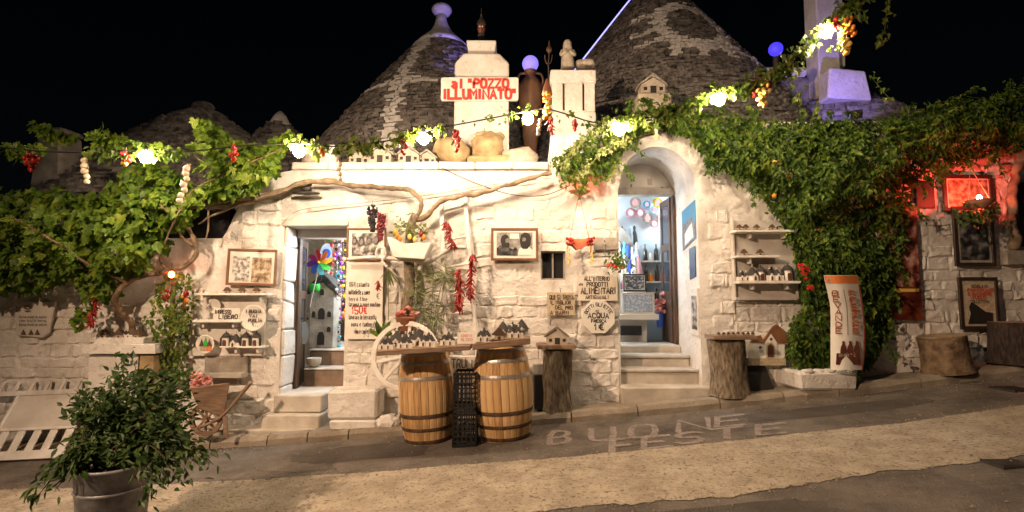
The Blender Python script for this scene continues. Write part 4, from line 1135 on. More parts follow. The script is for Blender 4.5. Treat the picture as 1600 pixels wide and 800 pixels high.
# TRULLI stone plaque behind
t = thing('stone_plaque', 'pale stone plaque lettered TRULLI behind the gap of the barrels', 'plaque', A(724, 600, 6.85))
mb = MB(); pbox(mb, 700, 556, 752, 600, 6.85, .1); mb.build('slab', 'plaster', t, bev=.01, rough=.01)
ptext(t, 'TRULLI', 706, 562, 748, 575, 6.83, 'minibrown', 1.8)
mb = MB(); pbox(mb, 695, 602, 760, 665, 6.85, .2); o = mb.build('stone_block', 'limewash', bev=.02, rough=.02); tag(o, 'whitewashed stone plinth under the lettered plaque behind the barrels', 'stone block')

# ================================================================== TREE STUMPS
def stump(name, label, c, r, h, tilt=0, mat='barkgray', n=36, knob=.05, seed=0):
    t = thing(name, label, 'tree stump', c, 'tree stumps along the wall'); t.rotation_euler = (0, R(tilt), 0)
    mb = MB(); vs = []; K = 14
    for i in range(K+1):
        z = h*i/K; fl = 1 + .12*math.exp(-z/.08)
        for k in range(n):
            a = 2*math.pi*k/n; q = V((math.cos(a), math.sin(a), 0))
            g = 1 + knob*(1.6*noise.noise(V((q.x*1.2+seed, q.y*1.2, z*1.8))) + .9*noise.noise(V((q.x*3.5, q.y*3.5+seed, z*2.2))) + .5*noise.noise(V((q.x*9, q.y*9+seed, z*3))))
            vs.append(V(c) + q*r*fl*g + V((0,0,z)))
    mb.add(vs, [(i*n+k, i*n+(k+1) % n, (i+1)*n+(k+1) % n, (i+1)*n+k) for i in range(K) for k in range(n)])
    mb.build('trunk', mat, t, smooth=True)
    mb = MB(); mb.add([v + V((0,0,.001)) for v in vs[K*n:]] + [V(c)+V((0,0,h+.004))], [(k, (k+1) % n, n) for k in range(n)]); mb.build('cut_top', 'endgrain', t)
    return t
def gp(x, y): return V((x, y, gz(x)+PV))
x = WX(871, 600, 6.88); stump('tree_stump', 'gnarled narrow stump carrying a little stone house', gp(x, 6.86), .175, WZ(547, 871, 6.86)-gz(x)-PV, 0, knob=.2, seed=3)
mb = MB(); pbox(mb, 840, 539, 900, 546, 6.66, .38); o = mb.build('board', 'plank', bev=.004); tag(o, 'thin brown board on the gnarled stump under the stone house', 'board')
p = A(870, 539, 6.83); t = mini('darkhut', 'little stone house with slab roof on the gnarled stump', p, .27, 0, None, 'model_house', 'model house'); 
if 'group' in t: del t['group']
x = WX(1139, 600, 6.8); stump('tree_stump', 'wide grey stump beside the right steps with a tray of souvenirs', gp(x, 6.84), .225, WZ(531, 1139, 6.84)-gz(x)-PV, 0, knob=.11, seed=9)
mb = MB(); pbox(mb, 1116, 525, 1184, 531, 6.56, .34); o = mb.build('board', 'plank', bev=.004); tag(o, 'thin board on the wide stump under tiny souvenirs', 'board')
for i in range(8): mini('hut', 'tiny souvenir hut, %s in the row on the wide stump' % orde(i, 8), A(1123+i*7.6, 523.5, 6.68), .05, 0, 'tiny huts on the wide stump')
x = WX(1479, 570, 6.85); stump('tree_stump', 'tilted sawn log section on the pavement below the framed poster', gp(x, 6.84), .26, .46, -7, 'bark', knob=.025, seed=5)
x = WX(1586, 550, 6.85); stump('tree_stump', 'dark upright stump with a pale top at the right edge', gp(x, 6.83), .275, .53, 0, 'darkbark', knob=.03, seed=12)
# black bin, white box and a stump-shadow stand-in tucked by the stumps
mb = MB(); pbox(mb, 835, 586, 852, 640, 6.86, .2); o = mb.build('black_bin', 'blackplastic', bev=.008); tag(o, 'black plastic bin squeezed between right barrel and gnarled stump', 'bin')
mb = MB(); pbox(mb, 833, 569, 853, 585.5, 6.9, .17); o = mb.build('white_box', 'whitepaint', bev=.006); tag(o, 'white box standing on the black bin beside the gnarled stump', 'box')
p = A(1172, 612, 6.93); mb = MB(); mb.prism([A(1168, 612, 6.92), A(1211, 611, 6.92), A(1196, 572, 7.02), A(1168, 570, 7.02)], V((0, .03, 0)), 1); o = mb.build('shadow_slab', 'blackpaint', bev=.004); tag(o, 'dark slab standing in for the shadow the wide stump casts to its right', 'slab')  # the wide stump's cast shadow on the wall, put in as a dark shape

# ================================================================== SIGNS
def board(name, label, x0, y0, x1, y1, Y, lines, mat='boardcream', cat='sign', th=.02, round_=0):
    t = thing(name, label, cat, A((x0+x1)/2, y1, Y))
    if round_: MB().prism(rrect(x0, y0, x1, y1, Y, round_), V((0,1,0)), th).build('board', mat, t)
    else:
        mb = MB(); pbox(mb, x0, y0, x1, y1, Y, th); mb.build('board', mat, t, bev=.003)
    for s_, a, b, c, d, m, wd in lines: ptext(t, s_, a, b, c, d, Y-.001, m, wd)
    return t
t = board('food_sign', 'cream sign ALL INTERNO PRODOTTI ALIMENTARI ARTIGIANALI above the octagon', 903, 430, 965, 470, 7.02, [("ALL'INTERNO", 913, 432.5, 952, 438.5, 'ink', 1.3), ('PRODOTTI', 917, 441, 950, 447.5, 'ink', 1.4), ('da', 905, 442, 911, 446, 'ink', 1), ('ALIMENTARI', 908, 450, 962, 459, 'ink', 1.8), ('ARTIGIANALI', 915, 462, 951, 467, 'ink', 1.1)])
t = board('small_wooden_sign', 'small tan wooden sign QUI SI TROVA hung from a hook', 855, 457, 898, 493, 7.02, [('QUI SI TROVA', 859, 461, 896, 468, 'ink', 1.2), ('IL MIGLIOR', 860, 470, 892, 475.5, 'ink', 1.2), ('DEL PRO', 868, 478, 895, 483.5, 'ink', 1.2), ('A BARI!', 860, 486, 889, 491.5, 'ink', 1.2)], 'minitan')
MB().tube([A(876, 457, 7.02), A(875, 450, 7.03)], .004, 5).build('hook', 'iron', t)
# octagon
c = A(935, 495, 7.0); t = thing('octagonal_sign', 'white octagonal sign BOTTIGLIETTE ACQUA FRESCA 1 euro right of the stone house', 'sign', A(935, 521, 7.0))
r_ = .235; MB().prism([c + V((r_*math.cos(R(22.5+45*k)), 0, r_*math.sin(R(22.5+45*k)))) for k in range(8)], V((0,1,0)), .025).build('board', 'signwhite', t, bev=.004)
mb = MB()
for i, ch in enumerate('BOTTIGLIETTE'):
    a = R(155 - i*130/11); Up = V((math.cos(a), 0, math.sin(a))); U = V((math.sin(a), 0, -math.cos(a)))
    letters(mb, ch, c + V((0,-.001,-.02)) + Up*.16 - U*.014, U, .028 if ch != 'I' else .006, .042, .0095, Vv=Up)
mb.build('lettering', 'blackpaint', t, kind='stuff')
ptext(t, 'ACQUA', 919, 489.5, 951, 497, 6.999, 'blackpaint', 1.7); ptext(t, 'FRESCA', 924, 499.5, 947, 504, 6.999, 'blackpaint', 1.3); ptext(t, '1€', 929, 505.5, 943, 515, 6.999, 'blackpaint', 2.0); ptext(t, 'di', 931, 484, 936, 488, 6.999, 'blackpaint', .9)
# handwritten menu board
script = [('OGNI calamita', 546, 441, 577, 448), ('bottigliette a cuore', 545, 453, 578, 460), ('terra fine', 545, 464, 574, 470), ('lavagna a nove puntine', 545, 472, 594, 479), ('lavorare in terracotta', 545, 492, 588, 499), ('pupa e tamburello', 549, 503, 591, 510), ('vino e confetti', 553, 514, 580, 521), ('150€', 578, 511, 592, 518), ('N', 569, 521, 576, 527), ('€', 588, 458, 593, 466)]
t = board('menu_board', 'tall white handwritten price board beside the left doorway', 541, 409, 598, 530, 7.03, [(s_, a, b, c_, d, 'ink', .8) for s_, a, b, c_, d in script] + [('150€', 550, 479, 573, 490, 'redpaint', 1.9)], 'signwhite')
# left wall plaque
t = thing('wall_plaque', 'worn cream shield plaque with faint numbers left of the vine', 'plaque', A(52, 527, 7.0))
MB().prism([A(24, 524, 7.0), A(64, 528, 7.0), A(76, 520, 7.0), A(86, 472, 7.0), A(40, 470, 7.0), A(24, 480, 7.0)], V((0,1,0)), .04).build('slab', 'plaster', t, bev=.008, rough=.008)
ptext(t, '1: 5.', 25, 479, 48, 487, 6.985, 'ink', 1.4)
for k in range(3): ptext(t, 'con trulli bona' if k % 2 else 'bona puglia sono', 30, 493+k*6, 72, 496.5+k*6, 6.985, 'ink', .6)
for i, px in enumerate((36, 48, 58)):
    mb = MB(); mb.prism([A(px-4, 523, 6.99), A(px+4, 523, 6.99), A(px+2, 519, 6.99), A(px, 515, 6.99), A(px-2, 519, 6.99)], V((0,1,0)), .01); mb.build('painted_trullo', 'minibrown', t)
# banner
t = thing('drinks_banner', 'curved white plastic banner BEVANDE FRESCHE with orange head and bottles', 'banner', A(1320, 578, 6.5))
YBN = 6.5
BX0 = lambda f: lerp(1287, 1298, min(1, f*3)) + 0*f; BX1 = lambda f: 1340 + 12*math.sin(f*2.4)
def bann(mb, f0, f1, u0, u1, off, n=10, th=.004):
    vs = []; m = 6
    for i in range(n+1):
        f = lerp(f0, f1, i/n); py = lerp(430, 578, f)
        for j in range(m+1):
            u = lerp(u0, u1, j/m); px = lerp(BX0(f), BX1(f), u); yy = YBN + .05*math.sin(f*3.14) - .07*math.sin(u*3.14) - off
            vs.append(A(px, py, yy))
    mb.add(vs, [(i*(m+1)+j+1, i*(m+1)+j, (i+1)*(m+1)+j, (i+1)*(m+1)+j+1) for i in range(n) for j in range(m)])
    if th:
        b = len(mb.v); mb.add([v + V((0, th, 0)) for v in vs], [(i*(m+1)+j, i*(m+1)+j+1, (i+1)*(m+1)+j+1, (i+1)*(m+1)+j) for i in range(n) for j in range(m)])
    return mb
bann(MB(), 0, 1, 0, 1, 0).build('sheet', 'signwhite', t, smooth=True)
bann(MB(), .005, .085, .01, .99, .003, 3, 0).build('orange_head', 'orangeprint', t, smooth=True)
bann(MB(), .10, .995, .955, .995, .003, 12, 0).build('red_edge', 'redtext', t, smooth=True)
bann(MB(), .15, .63, .49, .505, .003, 8, 0).build('divider_line', 'ink', t)
mb = MB()
for wds, u, s0 in (('BEVANDE', .24, .165), ('FRESCHE', .74, .165)):
    for i, ch in enumerate(wds):
        f = s0 + i*.0665; py = lerp(430, 578, f+.05); px = lerp(BX0(f), BX1(f), u); yy = YBN + .05*math.sin(f*3.14) - .07*math.sin(u*3.14) - .024
        q = A(px-4.5, py, yy); letters(mb, ch, q, V((1, 0, -.03)).normalized(), .070, .060, .015, jit=0)
mb.build('lettering', 'brownprint', t, kind='stuff')
mb = MB(); letters(mb, 'COLA', A(1293, 442, YBN-.032), UX, .17, .055, .013, jit=0); mb.build('lettering', 'glassprint', t, kind='stuff')
for i in range(3):
    u = .38 + .2*i; f = .84; yy = YBN + .05*math.sin(f*3.14) - .07*math.sin(u*3.14) - .004; px = lerp(BX0(f), BX1(f), u)
    prof = [(5.4, 570), (5.6, 562), (4.8, 556), (5.2, 548), (4.2, 542), (2.2, 538), (2.0, 533)]
    pts = [A(px+w_, y, yy - .002*i) for w_, y in prof] + [A(px-w_, y, yy - .002*i) for w_, y in prof[::-1]]
    mb = MB().add(pts, [list(range(len(pts)))]); mb.build('printed_bottle', 'darkprint', t)
mb = MB(); u0, u1, f = .26, .92, .84
mb.add([A(1306, 570, YBN-.045), A(1341, 570, YBN-.045), A(1340, 552, YBN-.045), A(1307, 552, YBN-.045)], [(0,1,2,3)]); mb.build('printed_carton', 'darkprint', t)
mb = MB(); letters(mb, 'BIBITE', A(1311, 557, YBN-.047), UX, .2, .03, .006, jit=0); mb.build('lettering', 'glassprint', t, kind='stuff')
# painted trullo sign board
t = thing('trullo_board', 'painted cut-out board of a white trullo with red brown roof', 'sign', A(1205, 571, 6.98))
mb = MB(); pbox(mb, 1170, 534, 1226, 562, 6.98, .03); mb.build('painted_wall', 'signwhite', t)
mb = MB(); pbox(mb, 1169, 560, 1228, 571, 6.965, .05); mb.build('base_strip', 'minitan', t)
Yt = 6.975
MB().prism([A(1172, 535, Yt), A(1194, 535, Yt), A(1189, 524, Yt), A(1178, 526, Yt)], V((0,1,0)), .03).build('small_roof', 'framewood', t)
MB().prism([A(1190, 536, Yt-.004), A(1238, 537, Yt-.004), A(1226, 517, Yt-.004), A(1214, 507, Yt-.004), A(1208, 510, Yt-.004)], V((0,1,0)), .03).build('cone_roof', 'framewood', t)
MB().prism([A(1196, 560, Yt-.012), A(1214, 560, Yt-.012), A(1214, 535, Yt-.012), A(1205, 522, Yt-.012), A(1196, 535, Yt-.012)], V((0,1,0)), .03).build('gable', 'signwhite', t)
MB().prism([A(1198, 559, Yt-.018), A(1211, 559, Yt-.018), A(1211, 540, Yt-.018), A(1205, 534, Yt-.018), A(1198, 540, Yt-.018)], V((0,1,0)), .006).build('painted_arch', 'minitan', t)
MB().prism([A(1200, 558, Yt-.024), A(1209, 558, Yt-.024), A(1209, 541, Yt-.024), A(1205, 537, Yt-.024), A(1200, 541, Yt-.024)], V((0,1,0)), .006).build('painted_door', 'minidoor', t)
for px, py in ((1205, 530), (1188, 543)): MB().ball(A(px, py, Yt-.012), .02, 8, 6, 1, .3, 1).build('painted_window', 'minidoor', t)

# ================================================================== FRAMED PICTURES
def frame(name, label, x0, y0, x1, y1, Y, fw, fmat='framewood', pic='bwprint', matw=0, cat='picture frame', th=.03, rotz=0, paper='picpaper', group='framed pictures on the wall'):
    a = A(x0, (y0+y1)/2, Y).x; b = A(x1, (y0+y1)/2, Y).x; tz = A((x0+x1)/2, y0, Y).z; bz = A((x0+x1)/2, y1, Y).z
    t = thing(name, label, cat, ((a+b)/2, Y, bz), group)
    for q in ((a, b, bz, bz+fw), (a, b, tz-fw, tz), (a, a+fw, bz+fw, tz-fw), (b-fw, b, bz+fw, tz-fw)): MB().box(q[0], q[1], Y, Y+th, q[2], q[3]).build('frame_bar', fmat, t, bev=.004)
    MB().box(a+fw, b-fw, Y+th*.5, Y+th*.9, bz+fw, tz-fw).build('mount', paper, t)
    g = fw + matw
    if pic: MB().box(a+g, b-g, Y+th*.5-.004, Y+th*.5-.001, bz+g, tz-g).build('print', pic, t)
    return t, (a, b, bz, tz, Y+th*.5)
def shape(t, x0, y0, x1, y1, Y, mat, name='print', ell=False, k=0):
    a, b = A(x0, y1, Y), A(x1, y0, Y); Y = Y - .0035 - .0012*k
    if ell: pts = [V(((a.x+b.x)/2 + (b.x-a.x)/2*math.cos(R(i*30)), Y, (a.z+b.z)/2 + (b.z-a.z)/2*math.sin(R(i*30)))) for i in range(12)]
    else: pts = [V((a.x, Y, a.z)), V((b.x, Y, a.z)), V((b.x, Y, b.z)), V((a.x, Y, b.z))]
    MB().add(pts, [list(range(len(pts)))]).build(name, mat, t)
t, _ = frame('framed_picture', 'brown wooden frame with brochure and landscape prints left of the left door', 353, 389, 431, 446, 7.0, .032, pic=None)
shape(t, 362, 401, 390, 440, 7.012, 'brochure'); shape(t, 392, 402, 424, 441, 7.012, 'sepia', k=1)
t.rotation_euler = (0, R(1.5), 0)
t, _ = frame('framed_photo', 'brown frame with black and white photo of two bearded men', 767, 356, 841, 407, 7.0, .032, pic=None, matw=.05)
YY = 7.012
def fig(pts, mat, k): MB().add([A(x, y, YY) + V((0, -.0035-.0012*k, 0)) for x, y in pts][::-1], [list(range(len(pts)))]).build('print', mat, t)
shape(t, 776, 363, 832, 399, YY, 'grayprint'); shape(t, 797, 365, 811, 373, YY, 'picpaper', k=1)
fig([(776,399),(776,388),(782,383),(793,385),(802,390),(806,399)], 'bwdark', 1)          # left man's coat
fig([(785,387),(782,376),(784,369),(789,366),(794,368),(796,374),(795,382),(791,386)], 'blackpaint', 2)
fig([(790,380),(790,374),(793,372),(796,373),(797,376),(795,379)], 'faceprint', 3)
fig([(790,387),(789,380),(794,379),(797,381),(795,387)], 'blackpaint', 4)
fig([(809,399),(811,389),(818,385),(827,386),(832,391),(832,399)], 'picpaper', 1)         # right man's white shirt
fig([(814,386),(812,376),(814,367),(820,363),(827,365),(830,372),(829,383),(824,389),(817,389)], 'blackpaint', 2)
fig([(816,377),(816,372),(819,371),(822,373),(821,377)], 'faceprint', 3)
fig([(800,399),(801,391),(805,386),(809,390),(809,399)], 'bwdark', 2)
t, _ = frame('framed_photo', 'brown frame with grey group photo above the price board', 541, 356, 603, 408, 7.02, .026, pic='bwprint', matw=.045)
for i, px in enumerate((554, 565, 576, 587)): shape(t, px-4, 369, px+4, 383, 7.026, 'bwdark', ell=True, k=2); shape(t, px-2, 373, px+2.5, 380, 7.026, 'faceprint', ell=True, k=3)
t, _ = frame('framed_picture', 'dark frame with dim grey photo hung low beneath the red lamp', 1491, 322, 1555, 416, 6.98, .05, 'frameblack', 'bwdark', .035, paper='graystone')
t, _ = frame('framed_poster', 'dark framed cream poster with red lettering and black figure', 1500, 433, 1562, 515, 6.98, .045, 'frameblack', None, paper='minitan')
for i, (s_, a, b) in enumerate((('SCUOLA DI', 1518, 1543), ('PARTIGIANO', 1512, 1551), ('E BANDIERE', 1513, 1549), ('FUOCO', 1520, 1540), ('COLLETTIVA', 1517, 1545))): ptext(t, s_, a, 445+i*6, b, 449.5+i*6, 6.99, 'redtext' if 0 < i < 4 else 'ink', 1.5 if 0 < i < 4 else .8)
MB().prism([A(1513, 506, 6.991), A(1552, 506, 6.991), A(1552, 489, 6.991), A(1540, 487, 6.991), A(1528, 478, 6.991), A(1518, 472, 6.991), A(1514, 480, 6.991), A(1517, 490, 6.991)], V((0,1,0)), .002).build('print', 'blackpaint', t)
t, _ = frame('framed_picture', 'dark frame glowing red behind the hanging lamp at right', 1475, 273, 1553, 330, 7.0, .05, 'frameblack', 'sepia', .02)
mb = MB(); pbox(mb, 1432, 284, 1461, 325, 7.04, .05); o = mb.build('shutter', 'blackpaint', bev=.006); tag(o, 'small dark shutter left of the red glowing frame', 'shutter')
t = board('rose_poster', 'tall dark poster with rose print half hidden by the big ivy', 1375, 322, 1437, 500, 7.0, [], 'redposter', 'poster', .02)
mb = MB(); pbox(mb, 1376, 322, 1434, 448, 6.995, .004); mb.build('print', 'rosephoto', t); mb = MB(); pbox(mb, 1376, 451, 1436, 456, 6.994, .004); mb.build('gold_line', 'pepperyellow', t)
t = board('stone_shelf', 'grey stone ledge on the wall at the right edge', 1574, 391, 1625, 413, 6.95, [], 'graystone', 'ledge', .15)
# prints on the side of the right recess (on the right reveal, facing left)
def reveal_sheet(name, label, Ya, Yb_, pya, pyb, pya2, pyb2, mat, th=.012, cat='poster'):
    x = XR1 - .004; px = 800 + F*XR1/Ya
    zt1, zb1 = WZ(pya, 1080, Ya), WZ(pyb, 1080, Ya); zt2, zb2 = WZ(pya2, 1070, Yb_), WZ(pyb2, 1070, Yb_)
    t = thing(name, label, cat, (x, (Ya+Yb_)/2, zb1)); mb = MB(); mb.prism([(x, Ya, zb1), (x, Yb_, zb2), (x, Yb_, zt2), (x, Ya, zt1)], V((-1,0,0)), th); mb.build('sheet', mat, t)
    return t, x-th
t, xx = reveal_sheet('trullo_poster', 'blue poster of a trullo on the recess side wall', 7.16, 7.72, 312, 372, 331, 392, 'p_skyblue', .008)
z = lambda py, Y: WZ(py, 1078, Y)
MB().add([(xx-.002, 7.17, z(372,7.17)), (xx-.002, 7.7, z(391,7.7)), (xx-.002, 7.7, z(352,7.7)), (xx-.002, 7.45, z(345,7.45)), (xx-.002, 7.3, z(338,7.3)), (xx-.002, 7.17, z(350,7.17))], [(5,4,3,2,1,0)]).build('print', 'trullodark', t)
MB().add([(xx-.004, 7.24, z(370,7.24)), (xx-.004, 7.6, z(384,7.6)), (xx-.004, 7.6, z(366,7.6)), (xx-.004, 7.38, z(352,7.38)), (xx-.004, 7.28, z(348,7.28))], [(4,3,2,1,0)]).build('print', 'picpaper', t)
t, xx = reveal_sheet('dark_poster', 'narrow dark print below the blue trullo poster', 7.2, 7.42, 386, 432, 390, 437, 'navy', .01) if False else reveal_sheet('dark_poster', 'narrow dark print below the blue trullo poster', 7.2, 7.44, 384, 432, 389, 437, 'p_navy', .01)
t, xx = reveal_sheet('reveal_frame', 'white framed narrow picture low on the recess side wall', 7.12, 7.40, 450, 526, 452, 522, 'whitepaint', .02, 'picture frame')
MB().box(xx-.003, xx-.001, 7.16, 7.36, WZ(515, 1090, 7.2), WZ(462, 1090, 7.2)).build('print', 'bwprint', t)
# tiles
for i, (a, b) in enumerate(((928, 944), (946, 967))):
    t = board('wall_tile', 'small weathered square tile %s' % ('next to the hanging basket' if i == 0 else 'next to the right doorway edge'), a, 371, b, 390, 7.03, [], 'graystone', 'tile', .02); t['group'] = 'weathered wall tiles'

# ================================================================== SHELVES
def shelf_piece(t, x0, y0, x1, y1, Y, d, name='shelf', mat='whitepaint'):
    mb = MB(); pbox(mb, x0, y0, x1, y1, Y, d); return mb.build(name, mat, t, bev=.004)
t = thing('wall_shelf', 'white wooden shelf rack with plates left of the left doorway', 'shelf', A(358, 556, 6.95))
shelf_piece(t, 301, 458, 414, 556, 7.02, .03, 'back_panel'); 
shelf_piece(t, 304, 458, 418, 461.5, 6.84, .2); shelf_piece(t, 300, 500, 376, 504, 6.84, .2); shelf_piece(t, 343, 541, 411, 544, 6.86, .18)
for px in (318, 405): shelf_piece(t, px, 462, px+4, 472, 6.9, .12, 'bracket')
for px in (315, 362): shelf_piece(t, px, 504.5, px+4, 512, 6.9, .12, 'bracket')
for px in (366, 400): shelf_piece(t, px, 544.5, px+4, 552, 6.9, .12, 'bracket')
for i, px in enumerate((355, 378, 401)): mini('hut', 'brown souvenir hut, %s on the top of the white rack' % orde(i, 3), A(px, 458, 6.92), .10, 0, 'huts on the white rack')
for i, px in enumerate((353, 368, 384, 400)): mini('lantern' if i != 1 else 'single', 'dark roofed lantern house, %s on the bottom shelf of the white rack' % orde(i, 4) if i != 1 else 'domed souvenir trullo with red door second on the bottom shelf of the white rack', A(px, 541, 6.93), .145 if i != 1 else .17, 0, 'lantern houses on the white rack')
def plate(label, px, py, rpx, Y, mat='signwhite', name='wall_plate', tilt=0):
    c = A(px, py, Y); r = rpx*Y/F; t = thing(name, label, 'plate', c-V((0,0,r)), 'plates on the white rack')
    M = Matrix.Rotation(R(90), 3, 'X'); MB().lathe(c, [(r*.6, -.012), (r*.97, .004), (r, .012), (r*.93, .014), (r*.84, .006), (.001, .005)], 28, M).build('dish', mat, t, smooth=True)
    return t, c, r
t, c, r = plate('round cream plate hand lettered BUONA VAI PUGLIA', 396, 497, 20.5, 6.88)
for k, (s_, a, b) in enumerate((('! BUONA', 384, 408), ('VAI', 389, 402), ('PUGLIA', 388, 409), ('1..', 394, 404))): ptext(t, s_, a, 484+k*7, b, 489+k*7, 6.866, 'ink', 1.1)
t, c, r = plate('small plain round plate half behind the INGRESSO LIBERO card', 334, 478, 11.5, 6.96)
t, c, r = plate('round plate painted with three trulli', 321, 538, 14.5, 6.9)
mb = MB()
for k, dx in enumerate((-6, 0, 6)): MB().add([A(321+dx-4, 541, 6.884-.001*k), A(321+dx+4, 541, 6.884-.001*k), A(321+dx, 529 if k != 1 else 526, 6.884-.001*k)], [(0,1,2)]).build('painted_cone', 'minibrown' if k != 1 else 'p_green', t)
for k, dx in enumerate((-5, 5)): MB().add([A(321+dx-4, 548, 6.883-.001*k), A(321+dx+4, 548, 6.883-.001*k), A(321+dx+4, 541.5, 6.883-.001*k), A(321+dx-4, 541.5, 6.883-.001*k)], [(0,1,2,3)]).build('painted_house', 'miniorange' if k else 'minitan', t)
board('entry_card', 'small white card INGRESSO LIBERO on the white rack', 333, 482, 374, 500, 6.87, [('INGRESSO', 336, 484.5, 361, 490, 'blackpaint', 1.3), ('LIBERO', 342, 492, 371, 498, 'blackpaint', 1.5)], 'signwhite', 'card', .008)
# niche ledge under the rack
t = thing('wall_niche', 'plastered niche with grey ledge under the white rack', 'niche', A(350, 590, 7.0))
mb = MB(); pbox(mb, 319, 556.5, 385, 590, 7.01, .05); mb.build('niche_back', 'graystone', t, bev=.015); shelf_piece(t, 316, 583, 378, 591, 6.9, .16, 'ledge', 'graystone')
# right recessed shelves
t = thing('wall_shelf', 'pale wall cupboard niche with three shelves beside the big ivy', 'shelf', A(1195, 468, 7.0))
shelf_piece(t, 1149, 345, 1246, 468, 7.03, .03, 'back_panel', 'plaster')
shelf_piece(t, 1146, 340, 1149, 470, 6.99, .08, 'side_panel', 'plaster')
shelf_piece(t, 1149, 465, 1246, 469, 6.98, .08, 'bottom_ledge', 'plaster')
shelf_piece(t, 1150, 359, 1244, 362.5, 6.82, .22); shelf_piece(t, 1151, 399, 1219, 402.5, 6.84, .2); shelf_piece(t, 1155, 439, 1252, 443, 6.82, .22)
for px, y in ((1172, 363), (1226, 363), (1172, 403), (1176, 443.5), (1230, 443.5)): shelf_piece(t, px, y, px+3, y+9, 6.9, .12, 'bracket')
for i, px in enumerate((1155, 1165, 1182, 1206)): mini('hut', 'dark souvenir hut, %s on the top shelf beside the ivy' % orde(i, 4), A(px, 358.5, 6.9), .085, 0, 'huts on the top shelf beside the ivy')
for i, px in enumerate((1162, 1187)): mini('hut', 'souvenir hut, %s of two on the middle shelf beside the ivy' % ('left' if i == 0 else 'right'), A(px, 398.5, 6.9), .10, 0, 'huts on the middle shelf')
for i, (px, k, s_) in enumerate(((1162, 'twin', .16), (1176, 'single', .19), (1189, 'lantern', .15), (1209, 'twin', .22), (1231, 'lantern', .17))): mini(k, 'white souvenir house, %s on the bottom shelf beside the ivy' % orde(i, 5), A(px, 438.5, 6.92), s_, 0, 'souvenirs on the bottom shelf beside the ivy')

# ================================================================== CENTRE: LADDER, CART WHEEL, YOKE, PLANTERS
t = thing('white_ladder', 'white painted wooden ladder leaning on the wall with chili bunches', 'ladder', A(718, 560, 6.9))
lt, lb = (A(689, 312, 7.04), A(698, 560, 6.84)), (A(726, 302, 7.04), A(746, 560, 6.84))
for a, b in (lt, lb): MB().bar(a, b, .052, .045).build('rail', 'whitepaint', t, bev=.006)
for f in (.08, .27, .44, .585, .73, .88): MB().tube([lerp(*lt, f)+V((.018,0,0)), lerp(*lb, f)-V((.018,0,0))], .017, 8).build('rung', 'whitepaint', t, smooth=True)
chili_bunch('upper bunch of dark red chilies on the white ladder', 697, 346, 388, 20, 6.78, 60, .09, 'chili bunches on the ladder', drift=12)
chili_bunch('long hanging string of red chilies on the ladder rail', 738, 396, 470, 16, 6.76, 80, .10, 'chili bunches on the ladder', drift=-4)
chili_bunch('lower bunch of red chilies on the white ladder', 717, 420, 488, 26, 6.74, 90, .10, 'chili bunches on the ladder', drift=0)
chili_bunch('small red chili bunch at the edge of the price board', 590, 438, 452, 12, 6.9, 24, .06, 'chili bunches on the ladder')
grape_bunch('black grape bunch above the group photo', 582, 320, 362, 20, 6.9, 'grapeblack', 150)
grape_bunch('dark red grape bunch beside the black grapes', 595, 333, 375, 18, 6.86, 'grapered', 150)
# cart wheel
c = A(634, 556, 6.62); t = thing('cartwheel_decoration', 'white painted cart wheel behind the left barrel', 'wheel', c-V((0,0,.43)))
M = Matrix.Rotation(R(82), 3, 'X') @ Matrix.Rotation(0, 3, 'Z'); Rr = .43
MB().lathe(c, [(Rr-.06, -.03), (Rr, -.03), (Rr, .03), (Rr-.06, .03), (Rr-.06, -.03)], 40, M, cap=False).build('rim', 'whitepaint', t, bev=.004)
MB().lathe(c, [(.06, -.08), (.075, -.03), (.075, .03), (.06, .08)], 16, M).build('hub', 'whitepaint', t)
for k in range(10):
    a = R(36*k+12); d = M @ V((math.cos(a), math.sin(a), 0)); MB().bar(c + d*.07, c + d*(Rr-.055), .04, .03, M @ V((0,0,1))).build('spoke', 'whitepaint', t, bev=.004)
# yoke beam with loop and white trough planter
t = thing('cart_yoke', 'white painted wooden yoke beam with raised curved arm on the wall', 'yoke', A(640, 410, 6.9))
MB().tube(spline([A(543, 405, 6.95), A(585, 402, 6.92), A(640, 406, 6.88), A(668, 409, 6.86), A(690, 396, 6.86), A(708, 388, 6.86), A(728, 386, 6.88)], 6), ramp([.018,.025,.03,.034,.03,.028,.02], 37), 10).build('beam', 'whitepaint', t, smooth=True)
MB().tube(spline([A(592, 404, 6.9), A(588, 396, 6.88), A(592, 387, 6.86), A(600, 388, 6.86), A(603, 398, 6.88), A(598, 408, 6.9), A(606, 418, 6.9)], 5), .02, 8).build('loop', 'whitepaint', t, smooth=True)
MB().bar(A(658, 409, 6.88), A(656, 424, 6.9), .05, .05).build('peg', 'whitepaint', t, bev=.005)
t = thing('trough_planter', 'white trough planter with peppers and leaves on the yoke beam', 'planter', A(640, 402, 6.75))
y0, y1 = 6.66, 6.9
mb = MB().prism([A(614, 402, y0), A(662, 405, y0), A(674, 380, y0), A(652, 379, y0), A(632, 381, y0), A(612, 371, y0), A(604, 370, y0)], V((0,1,0)), y1-y0); mb.build('trough', 'whitepaint', t, bev=.008)
